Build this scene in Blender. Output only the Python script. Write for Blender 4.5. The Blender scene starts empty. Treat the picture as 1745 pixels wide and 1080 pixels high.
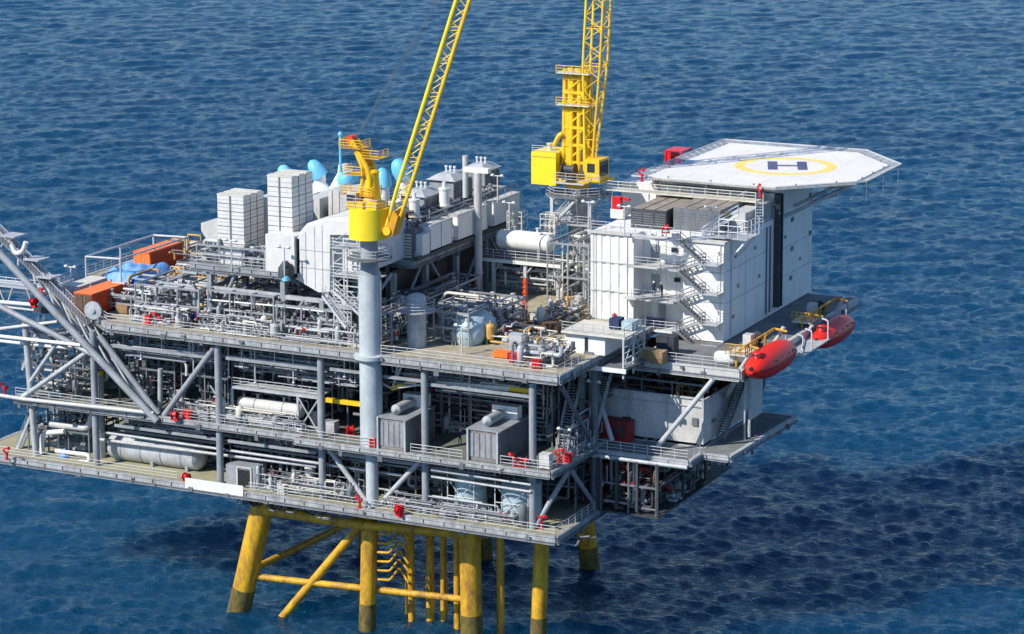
import bpy, bmesh, math, random
import numpy as np
from mathutils import Vector, Matrix
SC = bpy.context.scene
COL = SC.collection
# ------------------------------------------------------------------ camera
PW, PH = 1745.0, 1080.0                 # proportions of the photograph
FPX, CX, CY, HY = 4400.0, 960.0, 240.0, -480.0
PITCH = math.atan((CY - HY) / FPX); YAW = math.radians(25.1)
FWD = Vector((-math.sin(YAW) * math.cos(PITCH), math.cos(YAW) * math.cos(PITCH), -math.sin(PITCH)))
RGT = Vector((math.cos(YAW), math.sin(YAW), 0))
UPV = RGT.cross(FWD)
CAM = Vector((120.51, -249.25, 105.08))
cam_data = bpy.data.cameras.new('camera')
cam = bpy.data.objects.new('camera', cam_data); COL.objects.link(cam)
cam.matrix_world = Matrix(((RGT.x, UPV.x, -FWD.x, CAM.x), (RGT.y, UPV.y, -FWD.y, CAM.y), (RGT.z, UPV.z, -FWD.z, CAM.z), (0, 0, 0, 1)))
cam_data.sensor_fit = 'HORIZONTAL'; cam_data.sensor_width = 36.0
cam_data.lens = 36.0 * FPX / PW
cam_data.shift_x = (PW / 2 - CX) / PW
cam_data.shift_y = (CY - PH / 2) / PW
cam_data.clip_start = 1.0; cam_data.clip_end = 60000.0
SC.camera = cam
# ------------------------------------------------------------------ light
SUN_DIR = Vector((-0.50, -0.80, 0.80)).normalized()     # towards the sun
EL = math.asin(SUN_DIR.z); AZ = math.atan2(SUN_DIR.x, SUN_DIR.y)
world = bpy.data.worlds.new('World'); SC.world = world; world.use_nodes = True
nt = world.node_tree; nt.nodes.clear()
sky = nt.nodes.new('ShaderNodeTexSky'); sky.sky_type = 'NISHITA'; sky.sun_disc = False
sky.sun_elevation = EL; sky.sun_rotation = AZ; sky.air_density = 1.0; sky.dust_density = 0.15; sky.ozone_density = 3.0
bg = nt.nodes.new('ShaderNodeBackground'); bg.inputs['Strength'].default_value = 0.125
wo = nt.nodes.new('ShaderNodeOutputWorld')
tn = nt.nodes.new('ShaderNodeMix'); tn.data_type = 'RGBA'; tn.blend_type = 'MULTIPLY'; tn.inputs[0].default_value = 1.0; tn.inputs[7].default_value = (0.78, 0.95, 1.12, 1)
nt.links.new(sky.outputs[0], tn.inputs[6]); nt.links.new(tn.outputs[2], bg.inputs['Color']); nt.links.new(bg.outputs[0], wo.inputs['Surface'])
sd = bpy.data.lights.new('sun', 'SUN'); sd.energy = 5.0; sd.angle = math.radians(0.5); sd.color = (1.0, 0.945, 0.85)
sun = bpy.data.objects.new('sun', sd); COL.objects.link(sun); sun.location = (0, -60, 160)
sun.rotation_euler = SUN_DIR.to_track_quat('Z', 'Y').to_euler()
SC.view_settings.view_transform = 'Standard'; SC.view_settings.look = 'None'
SC.view_settings.exposure = 0.28; SC.view_settings.gamma = 1.0; SC.view_settings.use_curve_mapping = False
# ------------------------------------------------------------------ rays to the planes of the platform
def ray(x, y): return FWD + RGT * ((x - CX) / FPX) - UPV * ((y - CY) / FPX)
def az(x, y, z): r = ray(x, y); return CAM + r * ((z - CAM.z) / r.z)
def ay(x, y, Y): r = ray(x, y); return CAM + r * ((Y - CAM.y) / r.y)
def ax(x, y, X): r = ray(x, y); return CAM + r * ((X - CAM.x) / r.x)
# ------------------------------------------------------------------ materials
MATS = {}
def paint(name, rgb, rough=0.5, metal=0.0, dirt=0.25, drgb=None, scale=0.6, streak=0.5, bump=0.0, spec=0.4):
    m = bpy.data.materials.new(name); m.use_nodes = True; n = m.node_tree; ns = n.nodes; ns.clear(); L = n.links.new
    out = ns.new('ShaderNodeOutputMaterial'); p = ns.new('ShaderNodeBsdfPrincipled'); L(p.outputs[0], out.inputs[0])
    g = ns.new('ShaderNodeNewGeometry')
    mp = ns.new('ShaderNodeMapping'); mp.inputs['Scale'].default_value = (1, 1, 1 - 0.85 * streak); L(g.outputs['Position'], mp.inputs[0])
    nz = ns.new('ShaderNodeTexNoise'); nz.inputs['Scale'].default_value = scale; nz.inputs['Detail'].default_value = 7; nz.inputs['Roughness'].default_value = 0.65
    L(mp.outputs[0], nz.inputs['Vector'])
    nf = ns.new('ShaderNodeTexNoise'); nf.inputs['Scale'].default_value = scale * 6; nf.inputs['Detail'].default_value = 4; L(mp.outputs[0], nf.inputs['Vector'])
    mu = ns.new('ShaderNodeMath'); mu.operation = 'MULTIPLY_ADD'; mu.inputs[1].default_value = 0.35; L(nf.outputs['Fac'], mu.inputs[0]); 
    mu2 = ns.new('ShaderNodeMath'); mu2.operation = 'MULTIPLY'; mu2.inputs[1].default_value = 0.75; L(nz.outputs['Fac'], mu2.inputs[0]); L(mu2.outputs[0], mu.inputs[2])
    cr = ns.new('ShaderNodeMapRange'); cr.inputs['From Min'].default_value = 0.42; cr.inputs['From Max'].default_value = 0.72; cr.inputs['To Max'].default_value = dirt * 2
    cr.clamp = True; L(mu.outputs[0], cr.inputs['Value'])
    mx = ns.new('ShaderNodeMix'); mx.data_type = 'RGBA'
    d = drgb or tuple(c * 0.35 for c in rgb)
    mx.inputs[6].default_value = (*rgb, 1); mx.inputs[7].default_value = (*d, 1)
    L(cr.outputs[0], mx.inputs[0]); L(mx.outputs[2], p.inputs['Base Color'])
    p.inputs['Roughness'].default_value = rough; p.inputs['Metallic'].default_value = metal
    p.inputs['Specular IOR Level'].default_value = spec
    if bump:
        b = ns.new('ShaderNodeBump'); b.inputs['Strength'].default_value = 0.6; b.inputs['Distance'].default_value = bump
        L(nf.outputs['Fac'], b.inputs['Height']); L(b.outputs[0], p.inputs['Normal'])
    MATS[name] = m; return m
paint('steel_grey', (0.31, 0.33, 0.355), 0.5, dirt=0.3)
paint('steel_light', (0.46, 0.475, 0.49), 0.45, dirt=0.3, scale=0.9)
paint('girder', (0.42, 0.44, 0.455), 0.55, dirt=0.42, drgb=(0.14, 0.12, 0.10), scale=1.3, streak=0.7)
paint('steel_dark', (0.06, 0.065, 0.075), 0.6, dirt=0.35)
paint('steel_mid', (0.17, 0.18, 0.20), 0.55, dirt=0.35)
paint('white', (0.72, 0.72, 0.70), 0.45, dirt=0.14, drgb=(0.45, 0.42, 0.38))
paint('white_dirty', (0.54, 0.535, 0.52), 0.5, dirt=0.3, drgb=(0.30, 0.28, 0.26))
paint('tower_white', (0.66, 0.65, 0.63), 0.5, dirt=0.22, drgb=(0.38, 0.38, 0.38), scale=1.0)
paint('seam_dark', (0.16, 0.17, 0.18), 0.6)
paint('rail', (0.56, 0.57, 0.58), 0.5, dirt=0.2)
paint('cream', (0.66, 0.63, 0.54), 0.5, dirt=0.2)
paint('deck_tan', (0.44, 0.375, 0.255), 0.8, dirt=0.45, drgb=(0.20, 0.18, 0.15), scale=0.35, streak=0)
paint('deck_yellow', (0.36, 0.32, 0.20), 0.8, dirt=0.4, drgb=(0.23, 0.24, 0.17), scale=0.5, streak=0)
paint('deck_grey', (0.20, 0.21, 0.21), 0.8, dirt=0.4, scale=0.5, streak=0)
paint('deck_green', (0.17, 0.18, 0.15), 0.8, dirt=0.35, scale=0.5, streak=0)  # kept dark so the middle floor looks shaded by the deck above
paint('helideck', (0.74, 0.71, 0.67), 0.7, dirt=0.22, drgb=(0.52, 0.45, 0.38), scale=0.16, streak=0)
paint('yellow', (0.84, 0.53, 0.015), 0.5, dirt=0.26, scale=1.2, drgb=(0.55, 0.25, 0.02))
paint('yellow_lemon', (0.86, 0.66, 0.02), 0.5, dirt=0.16, scale=1.2, drgb=(0.6, 0.35, 0.03))
paint('jacket_yellow', (0.70, 0.40, 0.015), 0.55, dirt=0.48, drgb=(0.20, 0.09, 0.03), scale=0.9, streak=0.8)
paint('red', (0.62, 0.012, 0.018), 0.35, dirt=0.12)
paint('boat_red', (0.74, 0.022, 0.012), 0.4, dirt=0.10, drgb=(0.34, 0.03, 0.03))
paint('orange', (0.90, 0.20, 0.03), 0.45, dirt=0.15)
paint('orange_red', (0.66, 0.075, 0.02), 0.5, dirt=0.2)
paint('blue_tarp', (0.05, 0.26, 0.62), 0.5, dirt=0.3, drgb=(0.4, 0.5, 0.6), bump=0.1)
paint('cap_blue', (0.10, 0.46, 0.68), 0.4, dirt=0.2, drgb=(0.45, 0.66, 0.75))
paint('blue', (0.02, 0.10, 0.35), 0.5)
paint('pale_blue', (0.40, 0.52, 0.56), 0.45, dirt=0.25)
paint('green', (0.0, 0.12, 0.07), 0.5)
paint('wood', (0.42, 0.27, 0.13), 0.7, dirt=0.4)
paint('brown', (0.14, 0.08, 0.05), 0.7, dirt=0.4)
paint('ochre', (0.62, 0.35, 0.09), 0.6, dirt=0.35)
paint('ochre_orange', (0.66, 0.30, 0.02), 0.5, dirt=0.3)
paint('wood_grey', (0.34, 0.29, 0.23), 0.7, dirt=0.4)
paint('quarters_white', (0.80, 0.795, 0.775), 0.5, dirt=0.2, drgb=(0.50, 0.46, 0.40), scale=0.8, streak=0.9)
paint('column_pale', (0.48, 0.525, 0.54), 0.45, dirt=0.22, scale=0.8)
paint('gen_grey', (0.25, 0.24, 0.235), 0.55, dirt=0.4, drgb=(0.13, 0.09, 0.07))
paint('shade_black', (0.055, 0.06, 0.07), 0.7, dirt=0.2)  # near-black paint that stands in for shade deep under the decks
paint('foam', (0.75, 0.80, 0.82), 0.9, dirt=0.2)
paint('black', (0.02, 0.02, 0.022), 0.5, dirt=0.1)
paint('glass_dark', (0.03, 0.04, 0.05), 0.1, dirt=0.05, spec=0.6)
paint('marking_navy', (0.06, 0.06, 0.16), 0.6, dirt=0.2, drgb=(0.2, 0.2, 0.28), streak=0)
paint('marking_yellow', (0.80, 0.60, 0.06), 0.6, dirt=0.25, drgb=(0.75, 0.66, 0.42), streak=0)
paint('growth', (0.035, 0.05, 0.02), 0.9, dirt=0.5, drgb=(0.22, 0.14, 0.03), scale=1.6, streak=0.6)
paint('skin', (0.45, 0.25, 0.17), 0.6, dirt=0)
paint('coverall_red', (0.5, 0.03, 0.03), 0.8, dirt=0.2)
paint('coverall_navy', (0.03, 0.04, 0.11), 0.8, dirt=0.2)
paint('net', (0.30, 0.31, 0.32), 0.7, dirt=0.2)
paint('red_rust', (0.30, 0.03, 0.03), 0.6, dirt=0.4)
def grating(name, rgb):
    # open steel grating: fine alternating bars and gaps, see-through between the bars
    m = paint(name, rgb, 0.6, dirt=0.3); n = m.node_tree; ns = n.nodes; L = n.links.new
    p = [x for x in ns if x.type == 'BSDF_PRINCIPLED'][0]
    g = ns.new('ShaderNodeNewGeometry'); mp = ns.new('ShaderNodeMapping'); mp.inputs['Scale'].default_value = (1, 1, 0)
    L(g.outputs['Position'], mp.inputs[0])
    c = ns.new('ShaderNodeTexChecker'); c.inputs['Scale'].default_value = 5.0; L(mp.outputs[0], c.inputs['Vector'])
    r = ns.new('ShaderNodeMapRange'); r.inputs['To Min'].default_value = 1.0; r.inputs['To Max'].default_value = 0.35; L(c.outputs['Fac'], r.inputs['Value'])
    L(r.outputs[0], p.inputs['Alpha']); return m
grating('net_mesh', (0.45, 0.46, 0.47))
# ------------------------------------------------------------------ mesh builder
def ortho(d):
    d = d.normalized(); a = Vector((0, 0, 1)) if abs(d.z) < 0.9 else Vector((1, 0, 0))
    u = d.cross(a).normalized(); return d, u, d.cross(u)
class B:
    def __init__(s): s.v = []; s.f = []; s.sm = []; s.mi = []; s.cur = 0
    def add(s, vs, fs, smooth=False):
        o = len(s.v); s.v.extend(tuple(v) for v in vs)
        for f in fs: s.f.append(tuple(i + o for i in f)); s.sm.append(smooth); s.mi.append(s.cur)
        return s
    def box(s, x0, x1, y0, y1, z0, z1):
        if x0 > x1: x0, x1 = x1, x0
        if y0 > y1: y0, y1 = y1, y0
        if z0 > z1: z0, z1 = z1, z0
        return s.add([(x0, y0, z0), (x1, y0, z0), (x1, y1, z0), (x0, y1, z0), (x0, y0, z1), (x1, y0, z1), (x1, y1, z1), (x0, y1, z1)],
              [(0, 3, 2, 1), (4, 5, 6, 7), (0, 1, 5, 4), (1, 2, 6, 5), (2, 3, 7, 6), (3, 0, 4, 7)])
    def beam(s, p, q, w, h=None, up=None):
        h = h or w; p = Vector(p); q = Vector(q); d, u, v = ortho(q - p)
        if abs(d.z) < 0.95: u = d.cross(Vector((0, 0, 1))).normalized(); v = u.cross(d)
        else: u = Vector((1, 0, 0)); v = d.cross(u).normalized()
        c = [u * (-w / 2) + v * (-h / 2), u * (w / 2) + v * (-h / 2), u * (w / 2) + v * (h / 2), u * (-w / 2) + v * (h / 2)]
        return s.add([p + k for k in c] + [q + k for k in c], [(3, 2, 1, 0), (4, 5, 6, 7), (0, 1, 5, 4), (1, 2, 6, 5), (2, 3, 7, 6), (3, 0, 4, 7)])
    def tube(s, p, q, r, n=8, r2=None, caps=True):
        p = Vector(p); q = Vector(q); r2 = r if r2 is None else r2
        if (q - p).length < 1e-5: return s
        d, u, v = ortho(q - p); cs = [(math.cos(2 * math.pi * i / n), math.sin(2 * math.pi * i / n)) for i in range(n)]
        vs = [p + u * (c * r) + v * (t * r) for c, t in cs] + [q + u * (c * r2) + v * (t * r2) for c, t in cs]
        s.add(vs, [(i, i + n, (i + 1) % n + n, (i + 1) % n) for i in range(n)], n > 4)
        if caps: s.add(vs[:n], [tuple(range(n))]); s.add(vs[n:], [tuple(range(n - 1, -1, -1))])
        return s
    def lathe(s, p, axis, prof, n=20, smooth=True):
        # prof: list of (distance along axis, radius)
        p = Vector(p); d, u, v = ortho(Vector(axis)); vs = []; fs = []
        for h, r in prof:
            for i in range(n):
                a = 2 * math.pi * i / n; vs.append(p + d * h + u * (math.cos(a) * r) + v * (math.sin(a) * r))
        for k in range(len(prof) - 1):
            for i in range(n): j = (i + 1) % n; fs.append((k * n + i, (k + 1) * n + i, (k + 1) * n + j, k * n + j))
        s.add(vs, fs, smooth)
        if prof[0][1] > 1e-3: s.add(vs[:n], [tuple(range(n))])
        if prof[-1][1] > 1e-3: s.add(vs[-n:], [tuple(range(n - 1, -1, -1))])
        return s
    def path(s, pts, r, n=8, bend=None):
        # a pipe through pts with rounded elbows
        pts = [Vector(p) for p in pts]; bend = bend or r * 2.5; out = [pts[0]]
        for i in range(1, len(pts) - 1):
            a, b, c = pts[i - 1], pts[i], pts[i + 1]; l = min(bend, (a - b).length / 2, (c - b).length / 2)
            if l < 1e-4: continue
            s0 = b + (a - b).normalized() * l; s1 = b + (c - b).normalized() * l
            for t in (0, 0.33, 0.67, 1): out.append(s0 * (1 - t) ** 2 + b * 2 * t * (1 - t) + s1 * t * t)
        out.append(pts[-1])
        ds = [(out[min(i + 1, len(out) - 1)] - out[max(i - 1, 0)]).normalized() for i in range(len(out))]
        _, u, _ = ortho(ds[0]); vs = []
        for p, d in zip(out, ds):
            u = (u - d * u.dot(d)).normalized(); w = d.cross(u)
            vs += [p + u * (math.cos(2 * math.pi * i / n) * r) + w * (math.sin(2 * math.pi * i / n) * r) for i in range(n)]
        fs = [(k * n + i, k * n + (i + 1) % n, (k + 1) * n + (i + 1) % n, (k + 1) * n + i) for k in range(len(out) - 1) for i in range(n)]
        s.add(vs, fs, True); s.add(vs[:n], [tuple(range(n - 1, -1, -1))]); s.add(vs[-n:], [tuple(range(n))]); return s
    def prism(s, poly, z0, z1):
        n = len(poly); vs = [(x, y, z0) for x, y in poly] + [(x, y, z1) for x, y in poly]
        a = sum(poly[i][0] * poly[(i + 1) % n][1] - poly[(i + 1) % n][0] * poly[i][1] for i in range(n))
        if a < 0: vs = vs[:n][::-1] + vs[n:][::-1]
        return s.add(vs, [tuple(range(n - 1, -1, -1)), tuple(range(n, 2 * n))] + [(i, (i + 1) % n, (i + 1) % n + n, i + n) for i in range(n)])
    def prismy(s, poly, y0, y1):      # poly of (x, z)
        n = len(poly); vs = [(x, y0, z) for x, z in poly] + [(x, y1, z) for x, z in poly]
        return s.add(vs, [tuple(range(n)), tuple(range(2 * n - 1, n - 1, -1))] + [(i, i + n, (i + 1) % n + n, (i + 1) % n) for i in range(n)])
    def rail(s, pts, h=1.1, step=1.7, r=0.04, closed=False):
        pts = [Vector(p) for p in pts]
        if closed: pts.append(pts[0])
        for a, b in zip(pts[:-1], pts[1:]):
            l = (b - a).length; k = max(1, round(l / step))
            for i in range(k + 1):
                q = a.lerp(b, i / k); s.tube(q, q + Vector((0, 0, h)), r, 4)
            for hh in (h, h * 0.66, h * 0.33):
                s.tube(a + Vector((0, 0, hh)), b + Vector((0, 0, hh)), r if hh == h else r * 0.8, 4)
        return s
    def build(s, name, mat, parent=None, origin=None, mats=None):
        o0 = Vector(parent['_o']) if parent is not None else (Vector(origin) if origin is not None else Vector((0, 0, 0)))
        me = bpy.data.meshes.new(name)
        me.from_pydata([(v[0] - o0.x, v[1] - o0.y, v[2] - o0.z) for v in s.v], [], s.f)
        for k in (mats or [mat]): me.materials.append(MATS[k])
        me.polygons.foreach_set('use_smooth', s.sm); me.polygons.foreach_set('material_index', s.mi)
        me.update()
        if any(s.sm): me.set_sharp_from_angle(angle=math.radians(38))
        o = bpy.data.objects.new(name, me); COL.objects.link(o)
        if parent is not None: o.parent = parent
        else: o.location = o0
        o['_o'] = tuple(o0) ; return o
def tag(o, label, cat, group=None, kind=None):
    if label: o['label'] = label
    if cat: o['category'] = cat
    if group: o['group'] = group
    if kind: o['kind'] = kind
    return o
def thing(name, label, cat, loc, group=None):
    o = bpy.data.objects.new(name, None); COL.objects.link(o); o.location = loc; o['_o'] = tuple(loc)
    o.empty_display_size = 0.3
    return tag(o, label, cat, group)
def kids(o): return [c for c in bpy.data.objects if c.parent == o]
def copy_tree(o, loc, label, group=None, rotz=0.0):
    r = o.copy(); COL.objects.link(r); r.location = loc; r.rotation_euler = (0, 0, rotz); r['label'] = label
    if group: r['group'] = group
    for ch in kids(o):
        c = ch.copy(); COL.objects.link(c); c.parent = r
        for g in kids(ch):
            d = g.copy(); COL.objects.link(d); d.parent = c
    return r
V = Vector
# ------------------------------------------------------------------ sea
def sea():
    rng = np.random.default_rng(5)
    f = np.array([-math.sin(YAW), math.cos(YAW)]); r = np.array([math.cos(YAW), math.sin(YAW)]); c = np.array([CAM.x, CAM.y])
    s = [200.0]
    while s[-1] < 1350: s.append(s[-1] * 1.00125)
    s = np.array(s); nu = 720; u = np.linspace(-1, 1, nu)
    S, Uu = np.meshgrid(s, u, indexing='ij'); Lw = 0.28 * S + 60
    off = -0.02 * S
    Xw = c[0] + f[0] * S + r[0] * (Uu * Lw + off); Yw = c[1] + f[1] * S + r[1] * (Uu * Lw + off)
    Z = np.zeros_like(Xw); DX = np.zeros_like(Xw); DY = np.zeros_like(Xw)
    N = 130
    for i in range(N):
        lam = 1.7 * (20 / 1.7) ** (rng.random() ** 1.25)
        k = 2 * math.pi / lam; th = math.radians(118) + rng.normal() * 0.75
        a = 0.0074 * lam ** 0.55 * (0.5 + rng.random()) * (1 if lam < 30 else 30 / lam)
        ph = rng.random() * 6.283; kx, ky = k * math.cos(th), k * math.sin(th)
        q = kx * Xw + ky * Yw + ph; fade = np.clip((lam / (0.00125 * S) - 2.0) / 2.0, 0, 1)
        Z += a * fade * np.sin(q); cq = a * 0.95 * fade * np.cos(q); DX += cq * math.cos(th); DY += cq * math.sin(th)
    ns_ = len(s); vs = np.stack([Xw + DX, Yw + DY, Z], -1).reshape(-1, 3)
    idx = np.arange(ns_ * nu).reshape(ns_, nu)
    q = np.stack([idx[:-1, :-1], idx[:-1, 1:], idx[1:, 1:], idx[1:, :-1]], -1).reshape(-1, 4)
    R = 30000.0; big = np.array([[-R, -R, -2.5], [R, -R, -2.5], [R, R, -2.5], [-R, R, -2.5]]); n0 = len(vs)
    vs = np.vstack([vs, big]); q = np.vstack([q, [[n0, n0 + 1, n0 + 2, n0 + 3]]])
    me = bpy.data.meshes.new('sea'); me.vertices.add(len(vs)); me.vertices.foreach_set('co', vs.astype(np.float32).ravel())
    me.loops.add(q.size); me.loops.foreach_set('vertex_index', q.astype(np.int32).ravel())
    me.polygons.add(len(q)); me.polygons.foreach_set('loop_start', np.arange(0, q.size, 4, dtype=np.int32)); me.polygons.foreach_set('loop_total', np.full(len(q), 4, dtype=np.int32))
    me.polygons.foreach_set('use_smooth', np.ones(len(q), dtype=bool)); me.update(); me.validate()
    m = bpy.data.materials.new('sea_water'); m.use_nodes = True; n = m.node_tree; ns = n.nodes; L = n.links.new
    p = ns['Principled BSDF']; p.inputs['Roughness'].default_value = 0.14; p.inputs['IOR'].default_value = 1.33; p.inputs['Specular IOR Level'].default_value = 0.5; p.inputs['Specular Tint'].default_value = (0.34, 0.78, 1.0, 1)
    p.subsurface_method = 'BURLEY'; p.inputs['Subsurface Weight'].default_value = 1.0; p.inputs['Subsurface Radius'].default_value = (0.6, 1.0, 1.0); p.inputs['Subsurface Scale'].default_value = 26.0     # light spreads through clear deep water, so shadows on it are soft
    g = ns.new('ShaderNodeNewGeometry')
    big_n = ns.new('ShaderNodeTexNoise'); big_n.inputs['Scale'].default_value = 0.012; big_n.inputs['Detail'].default_value = 5; L(g.outputs['Position'], big_n.inputs['Vector'])
    cr = ns.new('ShaderNodeMapRange'); cr.inputs['From Min'].default_value = 0.35; cr.inputs['From Max'].default_value = 0.68; L(big_n.outputs['Fac'], cr.inputs['Value'])
    mx = ns.new('ShaderNodeMix'); mx.data_type = 'RGBA'; mx.inputs[6].default_value = (0.0006, 0.032, 0.084, 1); mx.inputs[7].default_value = (0.0011, 0.046, 0.106, 1)
    L(cr.outputs[0], mx.inputs[0]); L(mx.outputs[2], p.inputs['Base Color'])
    mp = ns.new('ShaderNodeMapping'); mp.inputs['Rotation'].default_value = (0, 0, math.radians(-25)); mp.inputs['Scale'].default_value = (0.62, 1.3, 1); L(g.outputs['Position'], mp.inputs[0])
    prev = None
    for sc_, dist, det, dis in ((0.5, 0.40, 2, 0.2), (1.15, 0.6, 3, 0.3), (2.8, 0.30, 3, 0.3)):
        w = ns.new('ShaderNodeTexNoise'); w.inputs['Scale'].default_value = sc_; w.inputs['Detail'].default_value = det; w.inputs['Roughness'].default_value = 0.55; w.inputs['Distortion'].default_value = dis
        L(mp.outputs[0], w.inputs['Vector'])
        bp = ns.new('ShaderNodeBump'); bp.inputs['Strength'].default_value = 1.0; bp.inputs['Distance'].default_value = dist
        L(w.outputs['Fac'], bp.inputs['Height'])
        if prev: L(prev.outputs[0], bp.inputs['Normal'])
        prev = bp
    L(prev.outputs[0], p.inputs['Normal'])
    me.materials.append(m); o = bpy.data.objects.new('sea', me); COL.objects.link(o); o['kind'] = 'structure'
sea()
# ------------------------------------------------------------------ levels and grid of the platform
ZL, ZM, ZU, ZP = 16.0, 23.3, 34.0, 41.3     # lower, middle, main deck and the upper process deck
CX_ = [0.0, -13.5, -27.0, -40.9, -58.3]      # front columns
def deck(name, label, polys, zt, th, topmat, edge, rails, girders, loc):
    t = thing(name, label, 'deck', loc)
    b = B()
    for p in polys: b.prism(p, zt - 0.12, zt)
    b.build('deck_plate', topmat, t)
    b = B()
    for p in polys:
        n = len(p)
        for i in range(n):
            a, c = p[i], p[(i + 1) % n]
            b.beam((a[0], a[1], zt - 0.12 - th / 2), (c[0], c[1], zt - 0.12 - th / 2), 0.35, th)
            b.beam((a[0], a[1], zt - 0.02), (c[0], c[1], zt - 0.02), 0.5, 0.14)
    b.build('edge_girder', edge, t)
    rg = random.Random(len(name) * 7 + int(zt)); b = B(); b2 = B()
    for p in polys:
        n = len(p)
        for i in range(n):
            a, c = V((*p[i], 0)), V((*p[(i + 1) % n], 0)); l = (c - a).length; d = (c - a) / l; o_ = V((d.y, -d.x, 0)) if sum(p[j][0] * p[(j + 1) % n][1] - p[(j + 1) % n][0] * p[j][1] for j in range(n)) > 0 else V((-d.y, d.x, 0))
            if o_.y > 0.5: continue
            for k in range(int(l / 2.6)):
                q = a + d * (k * 2.6 + 0.7) + o_ * 0.24; b.box(q.x - 0.05, q.x + 0.05, q.y - 0.07, q.y + 0.07, zt - 0.1 - th, zt - 0.1)
                if rg.random() < 0.45:
                    w_ = rg.uniform(0.1, 0.35); h_ = rg.uniform(0.2, 0.7); z_ = zt - rg.uniform(0.1, th + 0.2); q = q + d * rg.uniform(-0.4, 0.4) + o_ * 0.12
                    b2.box(q.x - w_, q.x + w_, q.y - 0.12, q.y + 0.12, z_ - h_, z_)
            m_ = a + o_ * 0.36; e_ = c + o_ * 0.36
            b2.tube((m_.x, m_.y, zt - 0.1 - th * 0.62), (e_.x, e_.y, zt - 0.1 - th * 0.62), 0.055, 6); b2.tube((m_.x, m_.y, zt - 0.3 - th * 0.62), (e_.x, e_.y, zt - 0.3 - th * 0.62), 0.04, 6)
            b.beam((a.x + o_.x * .2, a.y + o_.y * .2, zt - 0.1 - th), (c.x + o_.x * .2, c.y + o_.y * .2, zt - 0.1 - th), 0.3, 0.07)
    b.build('stiffener', edge, t); b2.build('edge_fitting', 'steel_mid', t)
    if girders:
        b = B()
        for g in girders: b.beam((g[0], g[1], zt - 0.2 - th / 2), (g[2], g[3], zt - 0.2 - th / 2), 0.3, th * 0.9)
        b.build('girder', 'steel_dark', t)
    for r in rails:
        B().rail([(x, y, zt + 0.05) for x, y in r]).build('handrail', 'rail', t)
    return t
gy = [(-70, y, 2, y) for y in (4, 8, 12, 20, 28, 36)]; gx = [(x, 0.3, x, 40) for x in (-6.7, -13.5, -20, -27, -34, -41, -48, -54)]
lower = deck('lower_deck', 'lowest steel deck with tan floor just above the yellow legs', [[(-76, -1.6), (3.6, -1.6), (3.6, 44), (-62, 44), (-76, 8)]], ZL, 0.75, 'deck_yellow', 'girder',
     [[(-76, -1.5), (-46, -1.5)], [(-36, -1.5), (3.5, -1.5), (3.5, 40)]], gy + gx, (-36, 20, ZL))
mid = deck('middle_deck', 'middle steel deck carrying the two grey generator enclosures', [[(-70, -0.4), (-29.5, -0.4), (-29.5, -1.7), (3.0, -1.7), (3.0, 44), (-62, 44), (-70, 8)]], ZM, 0.6, 'deck_green', 'girder',
     [[(-70, -0.3), (-50, -0.3)], [(-47, -0.3), (-29.5, -0.3)], [(-29.5, -1.6), (-19.2, -1.6)], [(-14.5, -1.6), (-8, -1.6)], [(-3.2, -1.6), (2.9, -1.6), (2.9, 9)]], gy + gx, (-36, 20, ZM))
main = deck('main_deck', 'broad main deck with tan floor around the crane column', [[(-56, -0.6), (3.4, -0.6), (3.4, 26.2), (-5.2, 26.3), (-5.2, 52), (-60, 52), (-74, 40), (-74, 14)]], ZU, 0.85, 'deck_tan', 'girder',
     [[(-74, 40), (-74, 14), (-56, -0.5), (-22.3, -0.5)], [(-18.8, -0.5), (3.3, -0.5), (3.3, 5)]], gy + gx, (-36, 24, ZU))
# toe plate in white on the lower deck
B().box(-44.6, -36.6, -1.95, -1.86, ZL - 0.5, ZL + 0.75).build('toe_plate', 'white', lower)
# ------------------------------------------------------------------ deck frame: columns and braces
fr = thing('topside_structure', 'grey tubular columns and diagonal braces that hold the decks apart', 'frame', (-30, 20, ZL))
for i, x in enumerate(CX_):
    for j, y in enumerate((0.0, 13.0, 28.0)):
        r = 0.42 if j == 0 else 0.5
        if i == 4 and j == 0: x_ = x - 0.2
        else: x_ = x
        B().tube((x_, y, ZL), (x_, y, ZU - 1.3), r, 14).build('column', 'steel_grey', fr)
B().tube((-60.2, 3.0, ZL), (-60.2, 3.0, ZU - 1.3), 0.75, 16).build('column', 'steel_light', fr)
B().lathe((-60.2, 3.0, 26.4), (0, 0, 1), [(0, 0.77), (0.6, 0.77)], 16).build('band', 'yellow', fr)
B().tube((-67.6, 0.2, ZL), (-68.6, 0.2, ZU - 1.3), 0.4, 12).build('column', 'steel_light', fr)
def brace(a, b, r=0.32, m='steel_grey', n=12): return B().tube(a, b, r, n).build('brace', m, fr)
brace((-41.3, 0, ZU - 1.5), (-48.6, 0, ZM + 0.1), 0.36)
brace((-57.6, 0, ZU - 1.8), (-49.4, 0, ZM + 0.1), 0.36)
brace((-26.5, 0.2, ZM - 1.0), (-21.2, 0.2, ZL + 0.2), 0.3, 'steel_light'); brace((-14.0, 0.2, ZM - 1.0), (-19.6, 0.2, ZL + 0.2), 0.3, 'steel_light')
brace((3.0, 3.0, ZM - 1.0), (0.3, 0.1, ZL + 0.4), 0.3)
brace((3.0, 3.5, ZM - 1.0), (3.0, 10, ZL + 0.4), 0.26); brace((3.0, 17, ZM - 1.0), (3.0, 10, ZL + 0.4), 0.26)
for y in (10, 22, 34):
    B().tube((3.0, y, ZL), (3.0, y, ZU - 1.3), 0.4, 12).build('column', 'steel_mid', fr)
brace((3.0, 1.0, ZU - 1.5), (3.0, 9.6, ZM + 0.3), 0.26, 'steel_mid')
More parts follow.
